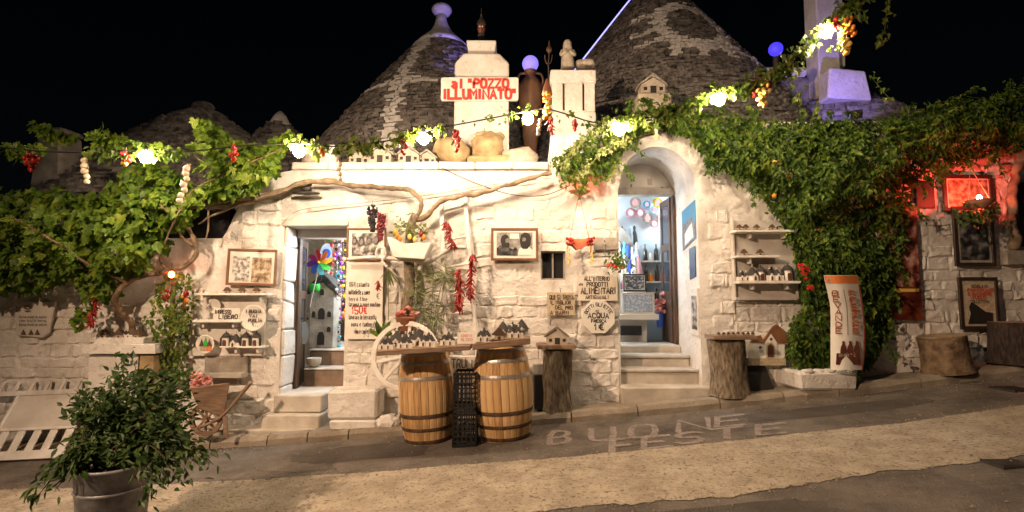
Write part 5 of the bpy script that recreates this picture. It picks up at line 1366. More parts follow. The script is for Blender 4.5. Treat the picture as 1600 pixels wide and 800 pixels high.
# white standing stone behind the wheel, tree trunk of the vine is with the plants
# flower pot with pink flowers
c = A(634, 517, 6.75); t = thing('flower_pot', 'pink flowers in a terracotta pot behind the cart wheel', 'flower pot', c)
MB().lathe(c, [(.09, 0), (.13, .15), (.14, .16), (.14, .18)], 16).build('pot', 'terracotta', t, smooth=True)
FLW = {}
def flower_mesh(mat):
    if mat in FLW: return FLW[mat]
    mb = MB()
    for k in range(9):
        a = 6.28*k/9 + random.uniform(-.2,.2); el = random.uniform(-.1,.9); d = V((math.cos(a)*math.cos(el), math.sin(a)*math.cos(el), math.sin(el))); s_ = d.cross(UZ).normalized()*.35
        mb.add([V((0,0,0)), d*.55+s_, d, d*.55-s_], [(0,1,2,3)])
    FLW[mat] = mb.mesh('blossom', mat); return FLW[mat]
for k in range(16):
    a = random.uniform(0, 6.28); q = c + V((math.cos(a)*.16*random.random(), -.05+math.sin(a)*.08, .22+random.uniform(-.03,.06)))
    inst('blossom', flower_mesh('pinkflower'), t, q, (random.uniform(-.6,.6)-.3, random.uniform(-.6,.6), random.random()*6), random.uniform(.045,.06))
# stone block by the left steps, rocks
mb = MB(); pbox(mb, 511, 610, 590, 656, 6.72, .36); o = mb.build('stone_block', 'limewash', bev=.03, rough=.045, rs=4); tag(o, 'big rough whitewashed stone block right of the left steps', 'stone block')
mb = MB(); pbox(mb, 514, 657, 588, 672, 6.70, .4); o = mb.build('stone_block', 'limewash', bev=.02, rough=.02, rs=4); tag(o, 'low flat stone under the big rough block', 'stone block')
for i, (px, py, r, lab) in enumerate(((608, 640, .11, 'rough pale rock left of the left barrel'), (598, 655, .08, 'small pale rock at the foot of the big block'), (616, 655, .09, 'pale rock half behind the left barrel'))):
    q = A(px, py, 6.78); q.z = gz(q.x)+PV+r*.5; o = MB().rock(q, r, r, r*.8, .25, 2, i).build('rock', 'limewash', smooth=False); tag(o, lab, 'rock', 'pale rocks by the barrel')
# terracotta sconce and hanging basket
c = A(906, 302, 6.9); t = thing('wall_sconce', 'terracotta bowl sconce glowing on the wall above the basket', 'wall lamp', c)
MB().lathe(c, [(.02, -.05), (.04, -.03), (.13, .015), (.15, .03), (.14, .032), (.10, .01)], 20, cap=False).build('bowl', 'terracotta', t, smooth=True)
MB().ball(c + V((.02, -.01, .045)), .022, 10, 6).build('flame_bulb', 'redglow', t, smooth=True)
c = A(906, 378, 6.82); t = thing('hanging_basket', 'small terracotta basket with red peppers hung on cords below the sconce', 'basket', c-V((0,0,.08)))
MB().prism([c+V((-.14,0,.04)), c+V((-.11,0,-.03)), c+V((-.04,0,-.10)), c+V((.05,0,-.07)), c+V((.12,0,-.03)), c+V((.14,0,.04))][::1], V((0,1,0)), .14).build('basket', 'terracotta', t)
for k in (-1, 1): MB().tube([c+V((k*.13,.05,.04)), A(905+k, 307, 6.88)], .004, 5).build('cord', 'string', t)
for k in (-1, 1):
    for j in range(16): inst('pepper', BALLM['chili'], t, c + V((k*.13+random.uniform(-.05,.05), -.02+random.uniform(-.03,.06), random.uniform(-.01,.08)-.03)), (0,0,0), .02)
    for j in range(12): inst('pepper', BALLM['pepperyellow'], t, c + V((k*.15+random.uniform(-.02,.02), .0, -.06-.02*j)), (0,0,0), (.012,.012,.02))
MB().ball(c + V((0, -.05, .075)), .018, 10, 6).build('candle_flame', 'redglow', t, smooth=True)
# black iron bird on the wall
c = A(478, 303, 6.95); t = thing('iron_lamp', 'black iron bird on a flat plate on the wall above the left door', 'ornament', c)
MB().lathe(c, [(.16, 0), (.165, .012), (.15, .02)], 20, Matrix.Diagonal((1.15, .5, 1))).build('plate', 'iron', t)
MB().ball(c+V((.01,0,.075)), .055, 10, 8, 1.2, .7, .9).ball(c+V((.05,0,.13)), .03, 8, 6).build('bird_body', 'iron', t, smooth=True)
MB().tube([c+V((.12,.05,.02)), c+V((.02,.15,.03))], .008, 6).build('bracket', 'iron', t)
MB().lathe(c+V((-.05,0,.05)), [(.001,0),(.03,.02),(.02,.05),(.001,.07)], 8).build('tail', 'iron', t)
# cables on the wall
for i, (pts, lab) in enumerate((([(430,302,7.04),(460,268,7.04),(480,328,7.03)], None), ([(440,351,7.02),(470,328,7.02),(560,318,7.02),(660,306,7.02),(760,290,7.02),(862,278,7.0)], 'thin wall wire running above the left doorway to the pillar'), ([(690,262,7.03),(740,285,7.03),(800,304,7.03),(850,305,7.02),(890,290,7.02)], 'thin black wire sagging below the parapet centre'))):
    if lab: o = MB().tube(spline([A(*p) for p in pts], 8), .006, 5).build('wall_wire', 'graystone' if i == 1 else 'cable'); tag(o, lab, 'wire')

# ================================================================== PARAPET THINGS
zp = WZ(255)
def onpar(px, dy=.12): 
    q = A(px, 255, YW+dy); q.z = zp+.004; return q
mini('stonehut', 'pale stone model trullo with dark doorway on the parapet', onpar(596), .32, 0, 'stone models on the parapet', 'model_house', 'model house')
mini('stonehut', 'wider stone model hut under the middle bulb on the parapet', onpar(640), .30, 0, 'stone models on the parapet', 'model_house', 'model house')
mini('stonehut', 'small stone model hut right of the wider model on the parapet', onpar(668, .2), .26, 0, 'stone models on the parapet', 'model_house', 'model house')
mini('stonehut', 'tan model house half hidden by ivy at the parapet left', onpar(562, .2), .28, 8, 'stone models on the parapet', 'model_house', 'model house')
for px, r, h, lab in ((485, .12, .26, 'pale conical stone model at the left parapet end'), (512, .14, .28, 'whitewashed square stub beside the conical stone model')):
    q = onpar(px, .15)
    if r < .13: o = MB().lathe(q, [(r, 0), (r*.9, .1), (r*.4, h), (.02, h+.08)], 14).build('stone_model', 'clay', smooth=True)
    else: o = MB().box(q.x-r, q.x+r, q.y-.1, q.y+.15, q.z, q.z+h).build('stone_stub', 'limewash', bev=.02, rough=.02)
    tag(o, lab, 'stone model')
q = onpar(708, .18); t = thing('fallen_jar', 'big pale stone jar lying on its side on the parapet', 'jar', q)
M = Matrix.Rotation(R(-62), 3, 'Y') @ Matrix.Rotation(R(12), 3, 'X')
MB().lathe(q+V((.2,0,.13)), [(.02,-.02), (.12,.0), (.19,.14), (.2,.26), (.16,.38), (.11,.43), (.13,.47), (.09,.475), (.08,.4)], 22, Matrix.Rotation(R(-68), 3, 'Y'), cap=False).build('body', 'yellowstone', t, smooth=True)
MB().tube(spline([q+V((-.02,-.16,.2)), q+V((.03,-.2,.3)), q+V((.12,-.12,.36))], 5), .014, 6).build('strap', 'iron', t)
q = onpar(765, .2); t = thing('carved_stone', 'lumpy yellow stone carving on a square base on the parapet', 'sculpture', q)
MB().box(q.x-.3, q.x+.3, q.y-.17, q.y+.2, q.z, q.z+.12).build('base', 'yellowstone', t, bev=.025, rough=.03)
MB().rock(q+V((-.02,.0,.27)), .22, .17, .19, .3, 3, 4).build('carving', 'yellowstone', t, smooth=True); MB().rock(q+V((-.1,.0,.44)), .09, .09, .07, .3, 2, 2).build('carving_knob', 'yellowstone', t, smooth=True); MB().rock(q+V((.13,.0,.42)), .08, .08, .06, .3, 2, 8).build('carving_knob', 'yellowstone', t, smooth=True)
q = onpar(812, .2); o = MB().rock(q+V((0,0,.10)), .24, .18, .16, .3, 3, 11).build('rock', 'clay', smooth=True); tag(o, 'pale sloping rock at the right end of the parapet', 'rock')
# stone house above the ivy and white bird bath lamp
q = A(1018, 152, 7.6); mini('stonehut', 'stone dovecote model with dark opening above the ivy', q, .36, 0, 'stone models on the parapet', 'model_house', 'model house')
MB().box(q.x-.24, q.x+.24, q.y-.2, q.y+.25, q.z-.5, q.z-.004).build('stone_stub', 'clay', bev=.02); tag(bpy.context.scene.objects[-1] if False else [o for o in col.objects if o.name.startswith('stone_stub')][-1], 'rough stone pier under the dovecote model', 'stone pier')
p = A(1025, 208, 6.75); t = thing('lamp_bracket', 'white mushroom shaped lamp bracket in the ivy above the arch', 'lamp bracket', p)
MB().lathe(p, [(.025, -.02), (.03, .16)], 10).build('stem', 'whitepaint', t); MB().lathe(p, [(.15, .162), (.12, .20), (.05, .225), (.01, .23)], 18).build('cap', 'whitepaint', t, smooth=True)
MB().lathe(p, [(.001, -.09), (.03, -.06), (.02, -.021)], 10).build('drop', 'pepperyellow', t, smooth=True)

# ================================================================== LEFT SIDE: GATE, LEDGE, BARROW
t = thing('white_gate', 'white painted wooden gate panel leaning on the wall at far left', 'gate', V((-5.9, 6.5, -.33)))
def gpnt(u, v, off=0):      # u along, v up the leaning plane 0..1
    lo = V((lerp(-6.75, -5.42, u), 6.48, lerp(-.385, -.32, u))); hi = V((lerp(-6.75, -5.42, u), 7.02, lerp(.49, .54, u)))
    n = V((0, -(hi.z-lo.z), hi.y-lo.y)).normalized(); return lerp(lo, hi, v) + n*off
def gboard(name, u0, u1, v0, v1, th=.03, off=0, mat='whitepaint'):
    p = [gpnt(u0, v0, off), gpnt(u1, v0, off), gpnt(u1, v0, off-th), gpnt(u0, v0, off-th), gpnt(u0, v1, off), gpnt(u1, v1, off), gpnt(u1, v1, off-th), gpnt(u0, v1, off-th)]
    MB().hexa(p).build(name, mat, t, bev=.004)
gboard('bottom_rail', 0, 1, 0, .105, .03, .012)
for k in range(7): gboard('slat', .015+.15*k, .085+.15*k, .1, .37, .022, 0)
for k in range(7): gboard('picket_tip', .035+.15*k, .065+.15*k, .86, 1.0, .02, 0)
gboard('upper_rail', 0, 1, .80, .865, .03, .014); gboard('middle_rail', 0, 1, .35, .385, .03, .012); gboard('stile', .26, .29, .385, .80, .03, .013); gboard('stile', .93, .96, .385, .80, .03, .013); gboard('panel', .29, .93, .385, .80, .015, 0, 'plaster')
MB().box(-6.7, -5.45, 7.0, 7.05, -.5, .2).build('backing', 'frameblack', t) if False else None
t = thing('stone_counter', 'white plastered stone ledge carrying dark models left of the ivy column', 'ledge', A(185, 640, 6.8))
shelf_piece(t, 128, 538, 242, 553, 6.7, .4, 'top_slab', 'limewash'); shelf_piece(t, 137, 554, 214, 640, 6.78, .32, 'front_block', 'limewash'); shelf_piece(t, 216, 556, 238, 640, 6.74, .34, 'side_block', 'yellowstone')
shelf_piece(t, 146, 528, 224, 537.5, 6.76, .3, 'upper_slab', 'limewash')
for i, (px, k) in enumerate(((162, 'hut'), (187, 'hut'), (200, 'twin'), (214, 'hut'))): mini(k, 'dark model hut, %s on the plastered ledge' % orde(i, 4), A(px, 528, 6.86+.02*i), .14, 0, 'dark models on the plastered ledge')
# wheelbarrow
c = gp(WX(325, 650, 6.62), 6.6); t = thing('wooden_wheelbarrow', 'old wooden toy wheelbarrow with pink flowers leaning by the wall', 'wheelbarrow', c)
wc = A(322, 655, 6.5); M = Matrix.Rotation(R(90), 3, 'X')
w_ = MB().lathe(wc, [(.15, -.02), (.2, -.02), (.2, .02), (.15, .02), (.15, -.02)], 26, M, cap=False).build('wheel', 'plank', t)
MB().lathe(wc, [(.035, -.04), (.035, .04)], 12, M).build('hub', 'plank', w_)
for k in range(8):
    a = R(45*k); d = V((math.cos(a), 0, math.sin(a))); MB().bar(wc+d*.03, wc+d*.155, .022, .02, V((0,1,0))).build('spoke', 'plank', w_)
for dy in (-.16, .16):
    MB().tube(spline([A(312, 668, 6.62+dy), A(345, 652, 6.62+dy), A(372, 622, 6.62+dy), A(392, 597, 6.62+dy)], 5), ramp([.018,.022,.02,.028], 16), 8).build('handle', 'plank', t, smooth=True)
b0, b1 = 6.46, 6.8
MB().hexa([A(312, 640, b0), A(350, 652, b0), A(350, 652, b1), A(312, 640, b1), A(296, 606, b0-.06), A(359, 598, b0-.06), A(359, 598, b1+.06), A(296, 606, b1+.06)]).build('tub', 'plank', t, bev=.008)
MB().bar(A(352, 650, b0), A(353, 683, b0), .04, .04).build('leg', 'plank', t); MB().bar(A(352, 650, b1), A(353, 678, b1), .04, .04).build('leg', 'plank', t)
for k in range(22):
    q = A(random.uniform(300, 328), random.uniform(586, 606), random.uniform(6.45, 6.75)); inst('blossom', flower_mesh('pinkflower'), t, q, (random.uniform(-.9,.3), random.uniform(-.6,.6), random.random()*6), random.uniform(.05,.07))
# white stone planter at the big ivy
t = thing('stone_planter', 'rough whitewashed stone planter box at the foot of the big ivy', 'planter', A(1295, 612, 6.7))
mb = MB(); pbox(mb, 1250, 581, 1340, 611, 6.6, .48); mb.build('box', 'limewash', t, bev=.03, rough=.03, rs=5)
for k in range(5): MB().rock(A(1262+k*17, 580, 6.66+.03*(k%2)), .07, .06, .03, .25, 2, k).build('rim_stone', 'limewash', t, smooth=True)
# red lantern left
p = A(268, 429, 6.75); t = thing('red_lantern', 'small red glowing lantern under the left vine', 'lantern', p-V((0,0,.08)), 'red lanterns')
MB().ball(p, .035, 12, 8, 1, 1, 1.2).build('glass', 'redglowsoft', t, smooth=True); MB().lathe(p, [(.05, .045), (.03, .07), (.008, .085), (.005, .16)], 10).build('hood', 'iron', t); MB().lathe(p, [(.03, -.07), (.035, -.042)], 10).build('base', 'iron', t)
p = A(1530, 309, 6.6); t = thing('red_lantern', 'red glowing hanging planter lamp at right', 'lantern', p-V((0,0,.12)), 'red lanterns')
MB().lathe(p, [(.05, -.15), (.12, -.09), (.15, -.03), (.14, -.03)], 16, cap=False).build('bowl', 'terracotta', t, smooth=True)
MB().ball(p, .028, 12, 8, 1, 1, 1.3).build('flame', 'redglowhot', t, smooth=True)
for k in (-1, 1): MB().tube([p+V((k*.14,0,-.03)), p+V((0,.1,.42))], .004, 5).build('cord', 'string', t)

# ================================================================== INSIDE THE SHOP
# left room: model tower, pinwheel, plates, hanging things
p = V((-2.97, 8.4, .817)); t = thing('model_tower', 'tall grey stone model tower house inside the left doorway', 'model house', p)
hx, hy, hz = .19, .17, .86
MB().prism([p+V((-hx,-hy,0)), p+V((hx,-hy,0)), p+V((hx,-hy,hz)), p+V((0,-hy,hz+.17)), p+V((-hx,-hy,hz))], V((0,1,0)), 2*hy).build('tower_wall', 'graystone', t, bev=.008)
MB().hexa([p+V((-hx-.06,-hy-.02,hz-.03)), p+V((0,-hy-.02,hz+.18)), p+V((0,hy,hz+.18)), p+V((-hx-.06,hy,hz-.03)), p+V((-hx-.03,-hy-.02,hz+.10)), p+V((0,-hy-.02,hz+.32)), p+V((0,hy,hz+.32)), p+V((-hx-.03,hy,hz+.10))]).hexa([p+V((0.001,-hy-.02,hz+.18)), p+V((hx+.06,-hy-.02,hz-.03)), p+V((hx+.06,hy,hz-.03)), p+V((.001,hy,hz+.18)), p+V((.001,-hy-.02,hz+.32)), p+V((hx+.03,-hy-.02,hz+.10)), p+V((hx+.03,hy,hz+.10)), p+V((.001,hy,hz+.32))]).build('tower_roof', 'miniroof', t, bev=.01)
for (x, z, w_, h) in ((0, .05, .055, .2), (0, .45, .05, .17), (.12, .25, .03, .08), (.12, .48, .03, .09), (-.12, .48, .03, .09), (0, .82, .03, .1)):
    q = p + V((x, -hy-.008, z)); MB().prism([q+V((-w_,0,0)), q+V((w_,0,0)), q+V((w_,0,h*.7)), q+V((w_*.5,0,h)), q+V((-w_*.5,0,h)), q+V((-w_,0,h*.7))], V((0,1,0)), .007).build('window' if z > .1 else 'door', 'blackpaint', t)
p = A(500, 410, 7.95); t = thing('toy_pinwheel', 'rainbow coloured toy pinwheel on a stick inside the left doorway', 'pinwheel', A(486, 470, 7.95))
MB().tube([A(484, 480, 7.95), p], .006, 6).build('stick', 'signwhite', t)
for k, m in enumerate(('magenta', 'red', 'orange', 'yellow', 'green', 'cyan', 'blue', 'violet')):
    a = R(150 - 45*k); d = V((math.cos(a), 0, math.sin(a))); s_ = V((math.sin(a), 0, -math.cos(a)))
    pts = [p + V((0,-.03,0)), p + d*.10 + s_*.06 + V((0,-.05,0)), p + d*.19 + s_*.035 + V((0,-.03,0)), p + d*.2 - s_*.02, p + d*.10 - s_*.03]
    MB().prism(pts, V((0,1,0)), .003).build('petal', 'p_'+m, t)
MB().ball(p+V((0,-.06,0)), .02, 8, 6).build('hub', 'p_yellow', t)
p = A(511, 396, 8.3); t = thing('painted_plate', 'oval blue and white painted plate hanging behind the pinwheel', 'plate', p)
M = Matrix.Rotation(R(90), 3, 'X') @ Matrix.Diagonal((.75, 1.15, 1)); MB().lathe(p, [(.13, 0), (.14, .01), (.11, .004), (.001, .003)], 20, M).build('dish', 'p_pale', t); MB().ball(p+V((0,-.012,0)), .07, 10, 6, .9, .1, 1.1).build('motif', 'p_blue', t)
p = A(476, 520, 7.85); t = thing('painted_plate', 'pale blue oval plate standing low by the open left door', 'plate', p-V((0,0,.15)))
MB().lathe(p, [(.10, 0), (.12, .01), (.09, .004), (.001, .003)], 20, Matrix.Rotation(R(90), 3, 'X') @ Matrix.Diagonal((.6, 1.4, 1))).build('dish', 'p_pale', t)
p = V((-2.93, 7.86, .58)); o = MB().lathe(p, [(.06, 0), (.1, .05), (.11, .13), (.09, .135), (.07, .05)], 16).build('clay_bowl', 'clay', smooth=True); tag(o, 'small clay bowl on the inner steps of the left doorway', 'bowl')
p = A(492, 450, 8.1); o = MB().rock(p, .08, .05, .06, .5, 2, 3).build('green_toy', 'p_green', smooth=True); tag(o, 'green soft toy hanging above the model tower', 'toy')
for i, (px, y0, y1, m, lab) in enumerate(((520, 372, 430, 'red', 'string of red beads'), (527, 372, 470, 'pale', 'string of pale beads'), (533, 372, 500, 'violet', 'string of violet and dark charms'), (537, 380, 450, 'yellow', 'string of yellow charms'), (518, 470, 540, 'orange', 'string of brown orange charms'), (530, 500, 552, 'cyan', 'string of blue charms'))):
    t = thing('charm_string', lab + ' hanging inside the left doorway', 'charm string', A(px, y1, 7.95+.1*i), 'charm strings inside the left doorway')
    MB().tube([A(px, y0, 7.95+.1*i), A(px, y1, 7.95+.1*i)], .004, 5).build('cord', 'string', t)
    bm_ = MB().ball((0,0,0), 1, 8, 6).mesh('charm', 'p_'+m, smooth=True); bm2 = MB().rock((0,0,0), 1, .6, 1, .3, 1, i).mesh('charm', 'bottleglass' if i % 2 else 'p_pinkp')
    n = int((y1-y0)/7)
    for k in range(n): inst('charm', bm_ if k % 2 else bm2, t, A(px+random.uniform(-3,3), lerp(y0, y1, (k+.5)/n), 7.95+.1*i), (0,0,0), random.uniform(.014,.032))
t = thing('souvenir_rack', 'dark wooden rack crowded with souvenirs at the back of the left room', 'rack', V((-2.5, 9.5, .82)))
for x in (-3.4, -2.9, -2.4, -1.9): MB().box(x-.025, x+.025, 9.45, 9.75, .82, 2.7).build('rack_post', 'roomwood', t)
for z in (1.2, 1.55, 1.9, 2.25, 2.6): MB().box(-3.42, -1.88, 9.46, 9.74, z, z+.03).build('rack_shelf', 'roomwood', t)
cm = ['p_red','p_orange','p_yellow','p_green','p_blue','p_violet','p_pale','miniwhite','p_cyan','p_pinkp','miniroof','bottleglass']
cms = [MB().lathe((0,0,0), [(.5,0),(.55,.2),(.5,.7),(.22,.85),(.2,1.2)], 10).mesh('ornament', m, smooth=True) for m in cm]
cn = ['red','orange','yellow','green','blue','violet','pale blue','white','cyan','pink','black','dark glass']
for zi, z in enumerate((1.2, 1.55, 1.9, 2.25, 2.6)):
    for k in range(8):
        x = -3.36 + k*.19 + random.uniform(-.03,.03); i = random.randrange(len(cms))
        o = inst('shelf_ornament', cms[i], None, (x, 9.5+random.uniform(0,.1), z+.031), (0,0,0), (.13, .13, random.uniform(.13,.21)))
        tag(o, '%s ornament, %s on the %s rack shelf in the left room' % (cn[i], orde(k, 8), ('lowest', 'second lowest', 'middle', 'second highest', 'highest')[zi]), 'ornament', 'ornaments on the dark rack')
# right room
t = thing('bottle_rack', 'white shelves of bottles and jars in the right shop room', 'rack', V((2.55, 9.0, .86)))
for z in (1.45, 1.85, 2.2): MB().box(2.22, 2.75, 8.85, 9.12, z, z+.025).build('rack_shelf', 'signwhite', t)
MB().box(2.72, 2.75, 8.85, 9.12, .86, 2.6).build('rack_side', 'signwhite', t); MB().box(2.22, 2.72, 9.1, 9.12, .86, 2.6).build('rack_back', 'p_pale', t)
bmesh_ = MB().lathe((0,0,0), [(.5,0),(.5,.6),(.42,.68),(.17,.76),(.16,1)], 12).mesh('bottle', 'bottleglass', smooth=True); jm = [MB().lathe((0,0,0), [(.5,0),(.52,.1),(.5,.6),(.4,.68),(.42,.8)], 12).mesh('jar', m, smooth=True) for m in ('p_pinkp','p_orange','signwhite','p_pale','minibrown')]
for zi, z in enumerate((1.475, 1.875, 2.225)):
    for k in range(5):
        i = random.randrange(5)
        o = inst('bottle' if k % 2 == 0 else 'jar', bmesh_ if k % 2 == 0 else jm[i], None, (2.28+.095*k, 8.93+random.uniform(0,.06), z+.001), (0,0,0), (.075,.075,.29 if k % 2 == 0 else .17))
        tag(o, ('dark bottle' if k % 2 == 0 else 'small jar') + ', %s on the %s white shelf in the right room' % (orde(k, 5), ('lowest', 'middle', 'top')[zi]), 'bottle' if k % 2 == 0 else 'jar', 'bottles and jars in the right room')
k = 0
for (px, py, r, m) in ((992, 317, 9, 'minitan'), (985, 333, 8, 'p_pinkp'), (1000, 333, 8, 'p_pinkp'), (1011, 341, 8, 'minitan'), (1022, 350, 7, 'p_pinkp'), (1031, 341, 7, 'minitan'), (1022, 328, 6, 'p_pale'), (1010, 320, 6, 'p_cyan'), (1027, 317, 8, 'p_yellow')):
    Y = 9.24; c = A(px, py, Y); rr = r*Y/F; t = thing('painted_plate', 'round ceramic plate, number %s from the left on the back wall of the right room' % ('one two three four five six seven eight nine'.split()[k]), 'plate', c-V((0,0,rr)), 'plates on the right room wall'); k += 1
    MB().lathe(c, [(rr*.6, 0), (rr, .03), (rr*.8, .015), (.001, .012)], 20, Matrix.Rotation(R(90), 3, 'X')).build('dish', m, t, smooth=True)
    MB().lathe(c+V((0,-.025,0)), [(rr*.5, 0), (rr*.55, .004), (.001, .005)], 16, Matrix.Rotation(R(90), 3, 'X')).build('motif', 'p_pinkp' if m != 'p_pinkp' else 'signwhite', t)
t = thing('display_stand', 'white tiered stand crowded with pale blue ornaments in the right room', 'display stand', V((1.9, 8.9, .86)))
tz = [A(990, y, 8.8).z for y in (452, 428, 404, 380)]
for i, z in enumerate(tz): MB().box(1.45, 2.2, 8.62+.15*i, 9.28, (.86 if i == 0 else tz[i-1]+.002), z).build('tier', 'signwhite', t, bev=.004)
MB().prism([A(960, 392, 9.05), A(992, 392, 9.05), A(984, 368, 9.05), A(966, 350, 9.05), A(955, 350, 9.05)], V((0,1,0)), .2).build('model_roof', 'graystone', t)
cool = [(m, MB().lathe((0,0,0), [(.5,0),(.55,.25),(.4,.6),(.2,.8),(.25,1.0),(.05,1.1)], 9).mesh('ornament', m, smooth=True)) for m in ('p_pale','p_cyan','signwhite','p_blue','p_pale','miniroof','signwhite','p_pinkp')]
hn = {'p_pale': 'pale blue', 'p_cyan': 'cyan', 'signwhite': 'white', 'p_blue': 'deep blue', 'miniroof': 'dark grey', 'p_pinkp': 'pink'}
for i, z in enumerate(tz):
    for k in range(8):
        m, me = cool[random.randrange(8)]
        o = inst('tier_ornament', me, None, (1.62+.075*k+random.uniform(-.015,.015), 8.62+.15*i+.07, z+.001), (0,0,0), (.1,.1,random.uniform(.15,.32)))
        tag(o, '%s ornament, %s on the %s tier of the right room stand' % (hn[m], orde(k, 8), ('lowest', 'second', 'third', 'highest')[i]), 'ornament', 'ornaments on the tiered stand')
t, _ = frame('photo_panel', 'black panel of white postcards inside the right doorway', 974, 428, 1010, 455, 8.5, .02, 'blackpaint', 'postcards', .012, 'panel', group='panels inside the right doorway')
t, _ = frame('map_panel', 'white board with blue drawings low inside the right doorway', 972, 457, 1023, 491, 8.45, .015, 'whitepaint', 'bluepattern', .02, 'panel', group='panels inside the right doorway')
mb = MB(); pbox(mb, 966, 491, 1030, 500, 8.42, .19); o = mb.build('display_bench', 'signwhite', bev=.006); tag(o, 'white display bench under the panels in the right doorway', 'bench')
mb = MB(); pbox(mb, 970, 509, 1003, 524, 8.5, .05); o = mb.build('rubber_grille', 'blackplastic', bev=.004); tag(o, 'dark slotted grille at the foot of the display bench', 'grille')
c = A(1031, 492, 8.55); t = thing('flower_bunch', 'pink and blue artificial flowers by the right door leaf', 'flowers', c)
MB().lathe(c, [(.05, -.2), (.07, .03)], 10).build('vase', 'p_blue', t)
for k in range(16): inst('blossom', flower_mesh('pinkflower'), t, c + V((random.uniform(-.07,.07), random.uniform(-.05,.05), random.uniform(.02,.35))), (random.uniform(-.9,.3), random.uniform(-.6,.6), random.random()*6), .06)

# ================================================================== PLANTS
LEAF = {
 'grape': ([(0,0),(.28,-.16),(.52,.02),(.40,.22),(.55,.50),(.27,.52),(.16,.92),(0,1.0),(-.16,.92),(-.27,.52),(-.55,.50),(-.40,.22),(-.52,.02),(-.28,-.16)], .12),
 'ivy': ([(0,0),(.30,.02),(.38,.30),(.18,.48),(0,1),(-.18,.48),(-.38,.30),(-.30,.02)], .10),
 'oval': ([(0,0),(.20,.22),(.24,.5),(0,1),(-.24,.5),(-.20,.22)], .08),
 'blade': ([(0,0),(.035,.3),(.03,.65),(0,1),(-.03,.65),(-.035,.3)], .02),
 'lance': ([(0,0),(.13,.3),(.10,.65),(0,1),(-.10,.65),(-.13,.3)], .06)}
def add_leaf(mb, p, kind, size, n, up):
    shp, fold = LEAF[kind]; n = n.normalized(); u = up - n*up.dot(n)
    if u.length < 1e-3: u = n.orthogonal()
    u.normalize(); r = u.cross(n); b = len(mb.v)
    if kind == 'grape':
        mb.v.append(p + u*.35*size - n*.05*size)
        for x, y in shp: mb.v.append(p + (r*x + u*y + n*(abs(x)*fold*2 - .12*y*y))*size)
        m = len(shp)
        for i in range(m): mb.f.append([b, b+1+i, b+1+(i+1) % m]); mb.m.append(0)
    else:
        h = len(shp)//2
        for x, y in shp: mb.v.append(p + (r*x + u*y + n*(abs(x)*fold*4 - .15*y*y))*size)
        m = len(shp)
        mb.f.append([b+i for i in range(h+1)]); mb.m.append(0)
        mb.f.append([b] + [b+i for i in range(h, m)]); mb.m.append(0)
def inpoly(x, y, P):
    c = False; j = len(P)-1
    for i in range(len(P)):
        if (P[i][1] > y) != (P[j][1] > y) and x < (P[j][0]-P[i][0])*(y-P[i][1])/(P[j][1]-P[i][1]) + P[i][0]: c = not c
        j = i
    return c
def pdist(x, y, P):
    d = 1e9
    for (ax, ay), (bx, by) in zip(P, P[1:]+P[:1]):
        L_ = (bx-ax)**2 + (by-ay)**2; t = max(0, min(1, ((x-ax)*(bx-ax)+(y-ay)*(by-ay))/L_)) if L_ else 0
        d = min(d, math.hypot(x-ax-t*(bx-ax), y-ay-t*(by-ay)))
    return d
def rnd_n(front=1.0, upw=.5, spread=1.0):
    return V((random.gauss(0, .5*spread), -front + random.gauss(0, .35*spread), upw + random.gauss(0, .4*spread)))
def bush_points(P, n, yb, thick, full=45, seed=0, ns=1.3):
    xs = [p[0] for p in P]; ys = [p[1] for p in P]; out = []
    while len(out) < n:
        x = random.uniform(min(xs), max(xs)); y = random.uniform(min(ys), max(ys))
        if not inpoly(x, y, P): continue
        d = pdist(x, y, P); t = math.sqrt(min(1, d/full))
        w0 = A(x, y, yb); lump = .62 + .55*noise.noise(w0*ns*1.6 + V((seed, 0, 0))) + .3*noise.noise(w0*ns*4 + V((0, seed, 0)))
        dep = thick*t*max(.12, lump)
        # thin out where the lumps are low so gaps show
        if lump < .42 and random.random() < .45: continue
        Y = yb - dep*(1 - .75*random.random()**2)
        out.append((A(x, y, Y), lump))
    return out
def downy(): return V((random.gauss(0, .6), random.gauss(0, .3), -1 + random.gauss(0, .6)))
def stem(mb, pts, r0, r1, n=6, k=6):
    q = spline(pts, k+4); mb.tube([p + V((noise.noise(p*7), noise.noise(p*7+V((5,0,0))), noise.noise(p*7+V((0,5,0)))))*r0*.7 for p in q], [r*(1+.35*noise.noise(p*11)+.2*noise.noise(p*31)) for r, p in zip(ramp([r0, r1], len(q)), q)], n+2)
# ---- big ivy over the right wall
P1 = [(868,262),(885,235),(915,210),(940,190),(975,180),(1000,172),(1050,168),(1090,172),(1130,178),(1180,186),(1230,190),(1290,188),(1340,186),(1400,178),(1450,168),(1480,150),(1530,152),(1580,138),(1660,128),(1660,232),(1600,236),(1545,240),(1490,258),(1450,268),(1425,290),(1415,345),(1408,400),(1392,460),(1388,520),(1368,560),(1345,578),(1295,580),(1245,578),(1228,548),(1238,505),(1255,470),(1246,430),(1238,385),(1222,340),(1190,300),(1165,282),(1125,262),(1098,240),(1075,212),(1035,203),(1000,208),(978,228),(960,252),(930,270),(895,284)]
t = thing('ivy_bush', 'huge dense green ivy covering the right wall and arch top', 'ivy', gp(WX(1300), 7.0))
mb = MB()
stem(mb, [gp(WX(1275), 7.0), A(1290, 480, 6.95), A(1270, 380, 6.95), A(1300, 280, 6.95), A(1260, 220, 6.95)], .05, .03, 8); stem(mb, [gp(WX(1320), 7.0), A(1330, 450, 6.95), A(1350, 350, 6.95), A(1390, 250, 6.95), A(1500, 200, 6.95)], .045, .02, 8)
stem(mb, [A(1260, 222, 6.95), A(1150, 215, 6.95), A(1050, 200, 6.95), A(940, 235, 6.9)], .03, .012)
